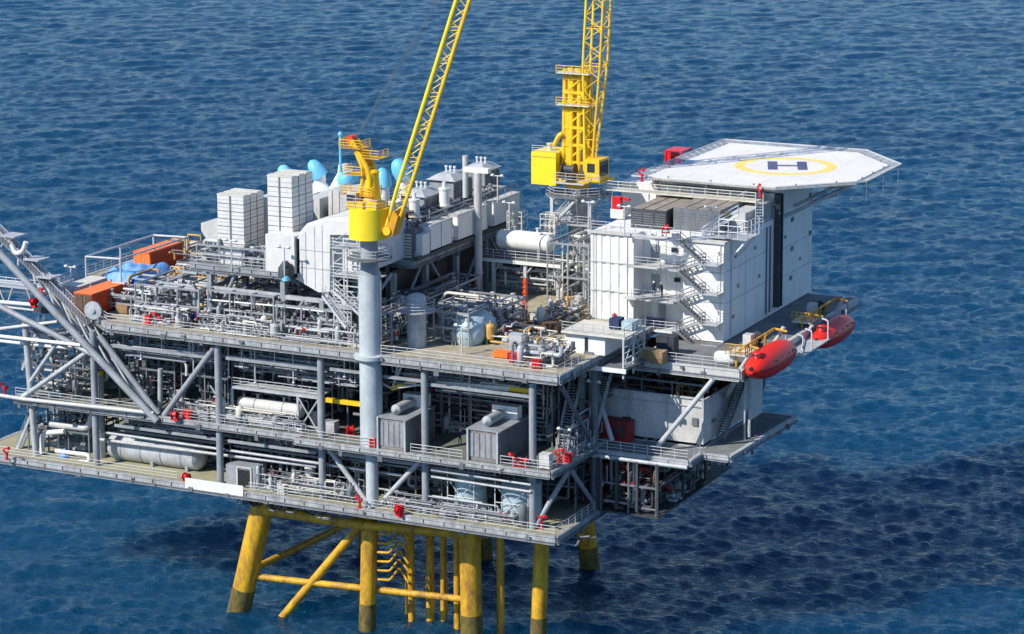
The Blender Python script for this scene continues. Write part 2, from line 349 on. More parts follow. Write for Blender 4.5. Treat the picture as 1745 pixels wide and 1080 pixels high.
for y in (6.0,):
    for x in (-6.7, -20, -34, -47): B().box(x - 0.18, x + 0.18, y - 0.18, y + 0.18, ZL, ZU - 1.3).build('column', 'steel_dark', fr)
# rows of horizontal service beams below each deck edge
for x0, x1, z in ((-57, -41.5, 31.0), (-40, -27.5, 31.2), (-26, -21.6, 31.4), (-19, -14, 31.3), (-13, -0.6, 31.0), (-56, -41.5, 21.2), (-40, -28, 21.2), (-26.5, -14, 21.5), (-13, -0.6, 21.0)):
    B().beam((x0, 0.4, z), (x1, 0.4, z), 0.22, 0.34).build('beam', 'steel_grey', fr)
    B().beam((x0, 1.6, z - 0.9), (x1, 1.6, z - 0.9), 0.2, 0.26).build('beam', 'steel_mid', fr)
# ------------------------------------------------------------------ jacket
jk = thing('platform_jacket', 'yellow steel legs and tubes standing in the sea under the decks', 'substructure', (-20, 18, 0))
legs = [(-36.0, 2.0, -5.0, -0.9), (-22.8, 3.6, -0.2, -1.0), (-10.6, 5.2, 0.6, -0.6), (-2.4, 7.5, -0.6, -0.4), (-36.3, 28, -2, 2), (-22, 30, 0, 2), (-9, 32, 1, 2)]
for i, (x, y, dx, dy) in enumerate(legs):
    r = [1.35, 0.95, 1.25, 0.9, 1.2, 1.0, 1.2][i]
    top = V((x, y, ZL - 1.0)); bot = V((x + dx * 1.3, y + dy * 1.3, -12.0)); d = (bot - top)
    lg = B().tube(top, bot, r, 24).build('leg', 'jacket_yellow', jk)
    wl = top + d * ((ZL - 1.0 - 3.0) / (ZL + 11.0)); wb = top + d * ((ZL - 1.0 + 1.0) / (ZL + 11.0))
    B().tube(wl, wb, r + 0.06, 24, caps=False).build('growth_band', 'growth', lg)
def jb(a, b, r=0.45, m='jacket_yellow'): B().tube(a, b, r, 14).build('brace', m, jk)
jb((-36.3, 1.2, ZL - 2.9), (-22.8, 2.2, ZL - 3.3), 0.62); jb((-22.8, 2.2, ZL - 3.3), (-10.6, 4.2, ZL - 3.3), 0.55)
jb((-23.2, 3.6, ZL - 2.8), (-39, 1.6, -6.2), 0.5); jb((-38.4, 1.6, 5), (-37.4, 28, 4.5)); jb((-38.6, 1.6, 4.5), (-10.6, 5.2, 4.5), 0.4)
for x, y, r in ((-19.3, 7, 0.42), (-17.3, 8, 0.5), (-15.6, 8, 0.3), (-14.4, 9, 0.28), (-18.0, 9.5, 0.4), (-7.8, 7.5, 0.45), (-16.4, 10, 0.3), (-13.2, 7.0, 0.42), (-8.9, 9.5, 0.3), (-20.6, 8.6, 0.3)):
    B().tube((x, y, ZL - 1), (x, y, -8), r, 12).build('conductor_pipe', 'jacket_yellow', jk)
B().box(-17.8, -15.6, 5.0, 6.6, ZL - 3.4, ZL - 1.2).build('junction_box', 'jacket_yellow', jk)
rr = random.Random(3)
for k in range(7):
    z = 6.0 + k * 1.1; a = V((-21.6, 3.2, z)); B().path([a, a + V((1.8, -0.4, 0.3)), a + V((2.0, 1.5, 1.2)), a + V((3.4, 1.2, rr.uniform(-0.6, 0.6)))], 0.14, 8).build('guard_pipe', 'jacket_yellow', jk)
t = thing('hanging_gear', 'dark hanging hoses and brackets under the lowest deck above the left yellow leg', 'rigging', (-30, 0, ZL - 1))
rq = random.Random(12)
for k in range(34):
    x = rq.uniform(-38, -25); y = rq.uniform(-1.2, 1.5); z = ZL - 1.0; B().path([(x, y, z), (x + rq.uniform(-.4, .4), y, z - rq.uniform(0.4, 1.2)), (x + rq.uniform(0.5, 1.6), y, z - rq.uniform(0.3, 1.3)), (x + 1.8, y, z)], rq.uniform(0.06, 0.13), 6).build('hose', rq.choice(['black', 'steel_dark', 'steel_mid']), t)
for k in range(26):
    x = rq.uniform(-24, 3); y = rq.uniform(-0.8, 4); z = ZL - 0.9; B().path([(x, y, z), (x, y, z - rq.uniform(0.3, 0.9)), (x + rq.uniform(1, 4), y, z - rq.uniform(0.3, 0.9)), (x + 4, y, z)], rq.uniform(0.06, 0.14), 6).build('pipe', rq.choice(['steel_grey', 'steel_dark', 'steel_mid']), t)
# ------------------------------------------------------------------ inner bulkheads behind the machinery, blackened to imitate the shade between the decks
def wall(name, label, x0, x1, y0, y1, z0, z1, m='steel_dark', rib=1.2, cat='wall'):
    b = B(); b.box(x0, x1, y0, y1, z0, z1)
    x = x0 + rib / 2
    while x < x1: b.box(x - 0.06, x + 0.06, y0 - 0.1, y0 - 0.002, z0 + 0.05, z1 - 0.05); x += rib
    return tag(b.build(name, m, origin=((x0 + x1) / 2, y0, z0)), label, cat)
wall('bulkhead', 'dark ribbed wall far behind the pipes below the main deck', -52, 2.4, 21, 21.2, ZM + 0.01, ZU - 1.4, 'shade_black')
wall('bulkhead', 'dark ribbed wall behind the vessels on the lowest deck', -56, 3.0, 17, 17.2, ZL + 0.01, ZM - 1.1, 'shade_black')
# ------------------------------------------------------------------ random pipework modules
def piping(name, label, x0, x1, y0, y1, z0, z1, n, seed, mats=('steel_light', 'steel_grey', 'steel_grey', 'steel_mid', 'white_dirty'), rmax=0.28, rmin=0.07, frame=True, eq=3, cat='pipework', group='pipework modules'):
    rd = random.Random(seed); t = thing(name, label, cat, ((x0 + x1) / 2, (y0 + y1) / 2, z0), group)
    if frame:
        b = B(); nx = max(1, round((x1 - x0) / 3.5)); 
        for i in range(nx + 1):
            x = x0 + (x1 - x0) * i / nx
            for y in (y0, y1): b.box(x - 0.08, x + 0.08, y - 0.08, y + 0.08, z0, z1)
            for z in (z0 + (z1 - z0) * 0.5, z1 - 0.15): b.box(x - 0.08, x + 0.08, y0 + 0.1, y1 - 0.1, z - 0.1, z + 0.1)
        for z in (z0 + (z1 - z0) * 0.5, z1 - 0.15):
            for y in (y0, y1): b.box(x0, x1, y - 0.07, y + 0.07, z - 0.12 + 0.003, z + 0.12 - 0.003)
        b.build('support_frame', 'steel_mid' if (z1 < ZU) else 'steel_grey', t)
    X = lambda: rd.uniform(x0, x1); Y = lambda: rd.uniform(y0, y1); Z = lambda: rd.uniform(z0 + 0.2, z1)
    n = min(96, int(n * 1.45))
    for k in range(n):
        r = rd.uniform(rmin, rmax) * rd.choice((0.5, 0.7, 1)); p = V((X(), Y(), Z())); pts = [p.copy()]
        ax_ = rd.choice((0, 2, 2, 1)); 
        for s_ in range(rd.choice((1, 2, 3, 3, 4))):
            q = pts[-1].copy(); q[ax_] = (X, Y, Z)[ax_](); 
            if abs(q[ax_] - pts[-1][ax_]) < 0.5: q[ax_] += 0.8
            pts.append(q); ax_ = rd.choice([i for i in (0, 1, 2) if i != ax_])
        o = B().path(pts, r, 8).build('pipe', rd.choice(mats), t)
        if rd.random() < 0.35:
            m_ = (pts[0] + pts[1]) / 2; d = (pts[1] - pts[0]).normalized(); b = B()
            b.tube(m_ - d * 0.28, m_ - d * 0.18, r + 0.11, 10); b.tube(m_ + d * 0.18, m_ + d * 0.28, r + 0.11, 10); b.lathe(m_ - d * 0.2, d, [(0, r + 0.02), (0.2, r + 0.12), (0.4, r + 0.02)], 10)
            if abs(d.z) < 0.5: b.tube(m_, m_ + V((0, 0, r + 0.5)), 0.05, 6); b.tube(m_ + V((0, 0, r + 0.5)), m_ + V((0, 0, r + 0.56)), 0.22, 10)
            b.build('valve', rd.choice(('steel_dark', 'steel_light', 'red_rust', 'steel_mid', 'steel_light', 'white_dirty')), t)
    for k in range(eq):
        x, y = X(), Y(); w = rd.uniform(0.5, 1.1); h = rd.uniform(0.9, 2.2); zz = z0 + 0.02; b = B(); c = rd.random()
        if c < 0.4:
            b.lathe((x, y, zz + 0.4), (0, 0, 1), [(0, 0.05), (0.1, w * 0.35), (0.3, w * 0.5), (h, w * 0.5), (h + 0.2, w * 0.35), (h + 0.3, 0.08), (h + 0.6, 0.08)], 14)
            for a in range(3): b.tube((x + math.cos(a * 2.1) * w * 0.4, y + math.sin(a * 2.1) * w * 0.4, zz), (x + math.cos(a * 2.1) * w * 0.4, y + math.sin(a * 2.1) * w * 0.4, zz + 0.8), 0.06, 6)
            b.build('small_vessel', rd.choice(mats), t)
        elif c < 0.75:
            b.box(x - w / 2, x + w / 2, y - 0.3, y + 0.3, zz, zz + h); b.box(x - w / 2 + 0.06, x + w / 2 - 0.06, y - 0.34, y - 0.302, zz + 0.15, zz + h - 0.12); b.box(x - w / 2 - 0.05, x + w / 2 + 0.05, y - 0.38, y + 0.35, zz + h, zz + h + 0.06)
            b.build('control_cabinet', rd.choice(('steel_light', 'white_dirty', 'steel_grey')), t)
        else:
            b.box(x - 1.0, x + 1.0, y - 0.4, y + 0.4, zz, zz + 0.2); b.lathe((x - 0.8, y, zz + 0.65), (1, 0, 0), [(0, 0.2), (0.1, 0.38), (0.8, 0.38), (0.9, 0.2), (1.1, 0.12), (1.15, 0.3), (1.5, 0.3), (1.55, 0.1)], 12); b.box(x - 0.7, x - 0.1, y - 0.2, y + 0.2, zz + 0.2, zz + 0.4)
            b.build('pump', rd.choice(('steel_mid', 'steel_light', 'pale_blue', 'steel_grey')), t)
    return t
# ------------------------------------------------------------------ accommodation block
ac = thing('accommodation_block', 'tall white living quarters block with corrugated front and smooth blue shaded side', 'building', (2, 40, 32.6))
def corr_wall(x0, x1, y, z0, z1, back, period=1.12, depth=0.13):
    b = B(); poly = [(x0, back), (x0, y)]; x = x0 + 0.25
    while x + period < x1:
        poly += [(x, y), (x + 0.16, y + depth), (x + period * 0.5 - 0.02, y + depth), (x + period * 0.5 + 0.14, y)]; x += period
    poly += [(x1, y), (x1, back)]; b.prism(poly, z0, z1); return b
ST = [44.6, 41.0, 37.4, 33.8]       # storeys
corr_wall(-5.0, 0.6, 26.4, 34.02, 44.6, 31, 1.12).build('wall', 'quarters_white', ac)
corr_wall(0.6, 7.0, 29.4, 32.7, 44.6, 31, 1.3).build('wall', 'quarters_white', ac)
B().box(7.0, 12.1, 26.4, 31, 32.7, 44.6).build('wall', 'quarters_white', ac)
b = B(); b.box(-5.0, 12.1, 31.001, 43.6, 32.7, 44.6); b.box(-8.6, 12.1, 43.602, 57, 32.7, 47.6); b.build('rear_wall', 'quarters_white', ac)
b = B()
for z in (41.0, 37.5):
    b.box(-5.06, 0.66, 26.33, 26.5, z - 0.06, z + 0.1)
for z in (41.0, 37.4): b.box(7.0, 12.16, 26.33, 26.42, z - 0.05, z + 0.06)
b.box(-5.2, 12.3, 26.15, 26.5, 44.45, 44.75); b.box(0.6, 12.2, 26.3, 27, 44.3, 44.44); b.build('trim', 'white_dirty', ac)
b = B()          # plate seams and portholes of the right-hand side
for z in (41.0, 37.2): b.box(12.1, 12.13, 27.2, 42.6, z, z + 0.05)
for z in (43.9, 40.2, 36.6): b.box(12.1, 12.13, 44.2, 57, z, z + 0.05)
for y in (33.5,): b.box(12.1, 12.125, y, y + 0.05, 33, 44.4)
b.build('side_seam', 'steel_grey', ac)
for y, z in ((49.5, 43.4), (49.5, 39.7), (49.2, 36.0), (45.0, 35.2), (56.0, 45.4), (56.2, 40.5)):
    w = B().box(12.1, 12.2, y - 0.4, y + 0.4, z - 0.24, z + 0.24).build('window', 'steel_mid', ac)
    B().box(12.1, 12.2, y - 0.5, y + 0.5, z - 0.33, z - 0.25).build('sill', 'steel_grey', w)
b = B(); b.box(12.1, 12.9, 43.0, 43.25, 33.5, 47.6); b.box(12.1, 12.9, 44.0, 44.2, 33.5, 47.6); b.box(12.1, 12.2, 43.26, 43.99, 33.5, 47.6); b.build('recess_shade', 'steel_dark', ac)  # dark colour stands in for the shaded gap in the side wall
b = B(); b.box(12.1, 12.3, 41.5, 41.62, 33.2, 44); b.box(12.1, 12.3, 40.3, 40.4, 33.2, 44); b.build('drain_pipe', 'steel_mid', ac)
# balconies in the recess and their doors
for i, z in enumerate((40.9, 37.2)):
    x1 = 7.4 if i == 0 else 6.8
    B().box(-0.3, x1, 26.3 - (1.1 if i else 0), 29.4, z - 0.18, z).build('balcony', 'white_dirty', ac)
    B().rail([(0.8, 26.4 - (1.1 if i else 0), z), (x1, 26.4 - (1.1 if i else 0), z)]).build('handrail', 'rail', ac)
B().box(0.6, 7.2, 24.9, 29.4, 33.5, 33.68).build('balcony', 'white', ac)
B().rail([(0.7, 25.0, 33.7), (7.0, 25.0, 33.7)]).build('handrail', 'rail', ac)
for x, z in ((1.6, 41.0), (1.7, 37.3), (2.6, 33.75)):
    d = B().box(x, x + 0.95, 29.28, 29.398, z, z + 2.05).build('door', 'steel_grey', ac)
    B().box(x + 0.75, x + 0.85, 29.2, 29.279, z + 1.0, z + 1.06).build('handle', 'black', d)
for x, z in ((4.2, 42.3), (4.6, 38.7)):
    y = 29.4 if x < 7 else 26.4
    B().box(x, x + 0.8, y - 0.05, y - 0.002, z, z + 0.55).build('window', 'glass_dark', ac)
B().rail([(-5, 26.5, 44.75), (6.6, 26.5, 44.75)], 1.1, 2.0).build('handrail', 'rail', ac)
B().rail([(7.8, 26.5, 44.75), (12.1, 26.5, 44.75), (12.1, 43, 44.75)], 1.1, 2.0).build('handrail', 'rail', ac)
b = B()
for x, z in ((8.2, 43.7), (11.4, 43.5), (8.2, 40.2), (11.4, 36.4), (3.2, 43.9), (3.4, 40.3), (5.9, 36.4)): b.box(x - 0.14, x + 0.14, (29.4 if x < 7 else 26.4) - 0.3, (29.4 if x < 7 else 26.4) - 0.002, z - 0.1, z + 0.1)
b.build('wall_lamp', 'cream', ac)
for x in (-4.4, -0.2, 11.7): B().tube((x, 26.32, 34.1), (x, 26.32, 44.4), 0.05, 6).build('downpipe', 'white_dirty', ac)
b = B()
for y, z in ((30, 42.4), (36.5, 42.2), (31, 38.6), (38, 38.4), (29.4, 35.2), (47, 41.6), (53, 45), (52.5, 37.8)): b.box(12.1, 12.24, y - 0.25, y + 0.25, z - 0.2, z + 0.2)
b.build('vent_grille', 'steel_grey', ac)
B().tube((12.22, 28.6, 33), (12.22, 28.6, 44.4), 0.07, 6).build('downpipe', 'white_dirty', ac)
# the zigzag outside stair
st = thing('zigzag_stair', 'grey zigzag stair climbing the front of the white living quarters', 'stairs', (9, 25.4, 31.4))
def flight(a, b_, w, parent, m='steel_mid', name='stair_flight'):
    a = V(a); b_ = V(b_); d = (b_ - a); h = V((d.x, d.y, 0)).normalized(); s = V((-h.y, h.x, 0)) * (w / 2); b = B()
    for k in (-1, 1):
        b.beam(a + s * k, b_ + s * k, 0.08, 0.28)
        for hh in (0.55, 1.05): b.tube(a + s * k + V((0, 0, hh)), b_ + s * k + V((0, 0, hh)), 0.045, 4)
        n = max(2, int(d.length / 1.4))
        for i in range(n + 1): q = a.lerp(b_, i / n) + s * k; b.tube(q, q + V((0, 0, 1.05)), 0.04, 4)
    n = max(3, int(abs(d.z) / 0.24))
    for i in range(1, n):
        q = a.lerp(b_, i / n); b.beam(q - s * 0.96, q + s * 0.96, 0.26, 0.05)
    return b.build(name, m, parent)
zz = [44.7, 41.2, 37.6, 34.0]
for i in range(4):
    zt = zz[i]; zb = zz[i] - 2.4
    flight((7.0, 24.9, zt), (10.2, 24.9, zb), 0.9, st)
    B().box(9.8, 12.2, 24.2, 26.3, zb - 0.1, zb).build('landing', 'steel_light', st)
    B().rail([(10.2, 24.25, zb), (12.15, 24.25, zb), (12.15, 26.2, zb)]).build('handrail', 'rail', st)
    if i < 3: 
        flight((9.8, 25.9, zb), (7.0, 25.9, zz[i + 1]), 0.8, st, 'steel_light'); B().box(6.0, 7.2, 24.4, 26.3, zz[i + 1] - 0.1, zz[i + 1]).build('landing', 'steel_light', st)
B().box(1.2, 7.1, 25.0, 26.2, 44.5, 44.62).build('landing', 'steel_light', st)
# roof plant
def plant(name, label, x0, x1, y0, y1, z0, h, m, n=4):
    t = thing(name, label, 'plant unit', ((x0 + x1) / 2, y0, z0))
    B().box(x0, x1, y0, y1, z0, z0 + h).build('housing', m, t)
    b = B(); w = (x1 - x0) / n
    for i in range(n):
        for k in range(6): b.box(x0 + i * w + 0.12, x0 + (i + 1) * w - 0.12, y0 - 0.05, y0 - 0.002, z0 + 0.35 + k * (h - 0.6) / 6, z0 + 0.35 + k * (h - 0.6) / 6 + 0.12)
    b.build('louvre', 'steel_mid', t)
    b = B()
    for i in range(n): 
        b.box(x0 + i * w + 0.1, x0 + (i + 1) * w - 0.1, y0 + 0.3, y1 - 0.3, z0 + h, z0 + h + 0.06)
    b.build('roof_panel', 'wood_grey', t); return t
plant('cooling_unit', 'dark grey louvred plant unit on the white roof, left of the two', -1.6, 3.0, 30.6, 41, 44.6, 2.3, 'steel_dark', 3)
plant('cooling_unit', 'large brown and grey louvred plant unit on the white roof under the helideck', 3.6, 9.6, 31.4, 41.5, 44.6, 2.7, 'steel_mid', 4)
B().lathe((9.0, 42.2, 45.6), (0.6, -1, 0), [(0, 0.55), (1.2, 0.6), (1.3, 0.5)], 16).build('vent_cowl', 'steel_light', ac)
b = B().box(9.8, 11.8, 34, 42.8, 44.62, 46.8); tag(b.build('roof_cabin', 'white_dirty', origin=(10.8, 38, 44.6)), 'low white cabin on the roof edge beside the brown plant unit', 'cabin')
t = thing('stair_platform', 'white railed platform of tubes hanging on the right roof corner', 'platform', (13.4, 30, 44.6))
B().box(9.6, 14.6, 27.4, 31.4, 44.9, 45.02).build('floor', 'steel_light', t)
B().rail([(11.0, 27.5, 45.0), (14.6, 27.5, 45.0), (14.6, 31.3, 45.0)], 2.2, 1.3, 0.06).build('handrail', 'white', t)
for y in (28, 31): B().tube((14.4, y, 44.9), (12.2, y, 42.3), 0.12, 8).build('bracket', 'white', t)
flight((8.6, 28.4, 44.8), (12.6, 29.6, 47.6), 0.9, t, 'white'); B().lathe((11.4, 29.0, 47.6), (0, -1, 0), [(0, 0.4), (0.15, 0.4)], 14).build('warning_disc', 'ochre', t)
# ------------------------------------------------------------------ helideck
ZH = 49.0
hd = thing('helideck', 'large white helicopter deck with yellow ring and dark H over the living quarters', 'helideck', (9, 55, 44.6))
HP = [(-4.0, 41.2), (13.0, 40.9), (20.7, 48.7), (20.7, 61.4), (14.0, 69.0), (-4.0, 69.2)]
B().prism(HP, ZH - 0.45, ZH).build('deck_plate', 'helideck', hd)
def ring_poly(poly, k, cx=8.8, cy=55.4): 
    out = []; n = len(poly)
    c = V((cx, cy, 0))
    for i in range(n):
        p0, p1, p2 = [V((*poly[j % n], 0)) for j in (i - 1, i, i + 1)]
        d1 = (p1 - p0).normalized(); d2 = (p2 - p1).normalized(); n1 = V((d1.y, -d1.x, 0)); n2 = V((d2.y, -d2.x, 0)); m_ = (n1 + n2); m_ = m_ / (m_.dot(n1) if abs(m_.dot(n1)) > .01 else 1)
        q = p1 + m_ * k; out.append((q.x, q.y))
    return out
def frame_ring(b, p_in, p_out, zi, zo):
    n = len(p_in); vs = [(x, y, zi) for x, y in p_in] + [(x, y, zo) for x, y in p_out]
    b.add(vs, [(i, (i + 1) % n, (i + 1) % n + n, i + n) for i in range(n)]); return b
P0 = HP; P1 = ring_poly(HP, 1.5)
netb = frame_ring(B(), ring_poly(HP, 0.1), P1, ZH - 0.12, ZH + 0.16)
netb.build('safety_net', 'net_mesh', hd)
b = B(); n = len(HP)
for i in range(n):
    a, c = V((*P1[i], ZH + 0.16)), V((*P1[(i + 1) % n], ZH + 0.16)); a0, c0 = V((*HP[i], ZH - 0.2)), V((*HP[(i + 1) % n], ZH - 0.2))
    b.beam(a, c, 0.16, 0.14); k = max(2, round((a - c).length / 2.0))
    for j in range(k + 1): b.tube(a0.lerp(c0, j / k), a.lerp(c, j / k), 0.05, 4)
b.build('net_frame', 'rail', hd)
def ringmark(b, cx, cy, r0, r1, z, n=72):
    vs = [(cx + math.cos(2 * math.pi * i / n) * r, cy + math.sin(2 * math.pi * i / n) * r, z) for r in (r0, r1) for i in range(n)]
    return b.add(vs, [(i, i + n, (i + 1) % n + n, (i + 1) % n) for i in range(n)])
ringmark(B(), 9.0, 55.3, 5.2, 6.5, ZH + 0.005).build('yellow_ring_marking', 'marking_yellow', hd)
b = B(); u = RGT.normalized(); HO = V((9.15, 55.6, ZH + 0.009)); ux = V((1, 0, 0)); uy = V((0, 1, 0))
def hq(x0, x1, y0, y1): b.add([HO + ux * x0 + uy * y0, HO + ux * x1 + uy * y0, HO + ux * x1 + uy * y1, HO + ux * x0 + uy * y1], [(0, 1, 2, 3)])
# letter bars run across the view: two short dark bars joined by a thin bar, as it is painted
hu = V((0.93, 0.36, 0)).normalized(); hv = V((-0.36, 0.93, 0)).normalized()
ux, uy = hu, hv
hq(-2.5, -1.25, -3.1, 3.1); hq(1.25, 2.5, -3.1, 3.1); hq(-1.25, 1.25, -0.5, 0.5)
b.build('letter_h_marking', 'marking_navy', hd)
b = B(); Q = ring_poly(HP, -0.55); Q2 = ring_poly(HP, -0.25); frame_ring(b, Q, Q2, ZH + 0.004, ZH + 0.004); b.build('edge_line_marking', 'white', hd)
for i in range(len(HP)):
    a, c = V((*HP[i], ZH)), V((*HP[(i + 1) % len(HP)], ZH)); k = max(2, round((a - c).length / 5))
    for j in range(k): q = a.lerp(c, (j + 0.5) / k); B().lathe((q.x, q.y, ZH), (0, 0, 1), [(0, 0.1), (0.15, 0.09), (0.2, 0.03)], 8).build('edge_light', 'steel_mid', hd)
b = B()
for x in (0.5, 5.5, 10.5, 15.5): b.box(x, x + 0.035, 41.5 if x < 13 else 44, 69 if x < 14 else 66, ZH, ZH + 0.002)
b.build('plate_joint', 'steel_grey', hd)
b = B()
for x in (-3.5, 3.5, 10.5, 17.5): b.beam((x, 42 if x < 13 else 47, ZH - 0.85), (x, 68 if x < 14 else 63.5, ZH - 0.85), 0.35, 0.75)
for y in (43, 49, 55, 61, 67): b.beam((-3.7, y, ZH - 0.8), (13.5 if y < 45 or y > 66 else 19.8, y, ZH - 0.8), 0.25, 0.6)
b.build('underdeck_beam', 'steel_light', hd)
for p, q in (((-3.5, 43.2, 44.7), (-3.5, 43.2, ZH - 1.1)), ((10.8, 42.9, 44.7), (10.8, 42.9, ZH - 1.1)), ((3.5, 43.2, 44.7), (3.5, 43.2, ZH - 1.1)), ((12.3, 46, 44.4), (19.4, 49, ZH - 1.0)), ((12.3, 56, 44.4), (19.4, 57, ZH - 1.0)), ((3.6, 43.2, 44.8), (9.2, 41.4, ZH - 1.0)), ((12.2, 50, 45), (17.5, 52, ZH - 1.1))):
    B().tube(p, q, 0.2, 10).build('support_strut', 'steel_light', hd)
for x, y in ((21.9, 49), (22.1, 55.0), (22.1, 61)): B().tube((x, y, ZH - 2.6), (x, y, ZH), 0.035, 5).build('drop_wire', 'rail', hd)
t = thing('helideck_access', 'cream railed walkway below the front edge of the helideck', 'walkway', (2, 39.6, 46.6))
B().box(-8.4, 11.5, 38.4, 40.3, 47.3, 47.42).build('floor', 'cream', t)
B().rail([(-8.4, 38.5, 47.4), (11.4, 38.5, 47.4)], 1.1, 1.6, 0.05).build('handrail', 'cream', t)
flight((11.6, 39.2, 47.4), (13.9, 33.2, 45.0), 0.9, t, 'rail')
b = B()
for x in (-8, -3, 2, 7, 11.2): b.tube((x, 39.4, 44.7), (x, 39.4, 47.3), 0.09, 8)
b.build('post', 'cream', t)
# ------------------------------------------------------------------ quarters deck, lower module and walkways on the right
qd = deck('quarters_deck', 'white edged deck under the living quarters and the lifeboats', [[(5.8, 15.2), (18.6, 15.2), (18.6, 56), (5.8, 56)]], 32.6, 1.1, 'deck_grey', 'white_dirty', [[(5.9, 15.4), (17.2, 15.4)]], [(6, 20, 18, 20), (6, 28, 18, 28), (12, 15.5, 12, 55)], (12, 30, 32.6))
B().box(18.6, 21.6, 27.6, 37.4, 31.6, 31.75).build('boarding_platform', 'steel_light', qd)
B().tube((18.5, 37, 31.9), (21.4, 27.6, 31.9), 0.12, 8).build('edge_tube', 'white', qd)
for y in (28.2, 31.2, 37.0): 
    B().path([(21.4, y, 31.7), (21.4, y, 34.0), (20.6, y, 34.2)], 0.1, 8).build('lamp_post', 'rail', qd)
pl = thing('lower_module', 'white boxy module with diagonal tubes below the living quarters', 'building', (8, 20, ZM))
B().box(0.8, 14.0, 15.9, 16.1, ZM, 28.5).build('front_wall', 'white_dirty', pl)
B().box(13.8, 14.0, 16.102, 33, ZM, 28.5).build('side_wall', 'white_dirty', pl)
b = B().box(1.0, 13.8, 30, 30.2, ZM, 31.4); b.box(0.6, 0.8, 16, 30, ZM, 31.4); b.build('rear_wall', 'brown', pl)
B().box(1.0, 13.78, 16.12, 29.9, 25.9, 26.05).build('inner_floor', 'brown', pl)
b = B()
for x in (0.9, 5.0, 9.4, 13.9): b.box(x - 0.12, x + 0.12, 15.72, 15.88, ZM, 28.5)
b.box(0.8, 14.05, 15.7, 15.895, 28.5, 28.7); b.box(0.8, 14.05, 15.74, 15.895, 27.6, 27.72); b.build('stiffener', 'steel_light', pl)
d = B().box(4.0, 5.0, 15.6, 15.699, ZM + 0.1, ZM + 2.2).build('ladder_frame', 'steel_dark', pl)
b = B().box(12.6, 13.3, 15.7, 15.89, 25.4, 26.3); b.box(14.0, 14.1, 18.2, 19.2, 25.2, 25.6); b.build('vent', 'steel_mid', pl)
for a, c in (((9.8, 12.4, ZM + 0.2), (15.6, 14.6, 31.4)), ((4.2, 12.2, ZM + 0.2), (1.0, 13.0, 31.4)), ((17.6, 16.5, 31.2), (14.4, 22, 27.5))):
    B().tube(a, c, 0.3, 12).build('diagonal_tube', 'steel_light', pl)
B().tube((1.2, 13.0, ZM + 0.2), (1.2, 13.0, 31.2), 0.3, 12).build('post', 'steel_grey', pl)
lw = deck('lower_walkway', 'dark walkway deck with white rim around the foot of the white lower module', [[(1.0, 10.0), (14.6, 10.0), (14.6, 13.6), (18.0, 13.6), (18.9, 33), (14.1, 33), (14.1, 15.7), (1.0, 15.7)]], ZM - 0.35, 0.5, 'deck_grey', 'steel_light',
     [[(1.2, 10.1), (14.5, 10.1), (14.5, 13.5)]], [], (10, 14, ZM - 0.35))
B().tube((1.0, 9.6, ZM - 1.0), (14.6, 9.6, ZM - 1.0), 0.25, 12).build('edge_tube', 'steel_light', lw)
t = thing('side_stair', 'steep stair with a white panel beside the right end of the lower module', 'stairs', (16, 20, ZM))
flight((15.0, 18.5, ZM), (15.4, 27, 31.4), 1.0, t, 'steel_mid'); flight((16.4, 24, ZM), (16.2, 31, 31.4), 1.0, t, 'steel_mid')
B().box(17.0, 17.1, 22.5, 26.5, ZM + 1.5, 31.2).build('wind_panel', 'white_dirty', t)
b = B(); b.tube((17.6, 19.5, ZM), (17.6, 19.5, 31), 0.12, 8); b.tube((17.6, 21.0, ZM), (17.6, 21.0, 27), 0.18, 8); b.tube((17.2, 22, ZM), (17.2, 22, 31.5), 0.2, 8); b.build('post', 'steel_light', t)
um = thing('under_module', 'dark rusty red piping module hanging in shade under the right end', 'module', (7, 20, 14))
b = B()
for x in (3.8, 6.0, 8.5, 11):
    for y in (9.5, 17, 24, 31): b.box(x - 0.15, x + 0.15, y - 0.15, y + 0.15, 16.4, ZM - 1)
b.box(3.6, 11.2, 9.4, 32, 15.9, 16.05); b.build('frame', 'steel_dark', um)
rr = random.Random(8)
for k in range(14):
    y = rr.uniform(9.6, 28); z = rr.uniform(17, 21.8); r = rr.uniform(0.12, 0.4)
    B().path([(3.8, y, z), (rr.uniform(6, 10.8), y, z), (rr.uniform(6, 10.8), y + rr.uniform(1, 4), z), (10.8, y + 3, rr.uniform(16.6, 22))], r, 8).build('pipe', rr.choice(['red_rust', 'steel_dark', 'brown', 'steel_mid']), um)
B().lathe((5.2, 12, 16.1), (0, 0, 1), [(0, 1.0), (2.4, 1.0), (2.8, 0.5)], 18).build('tank', 'brown', um); B().box(7.4, 8.6, 12, 13.5, 16.1, 19.0).build('tank', 'red_rust', um)
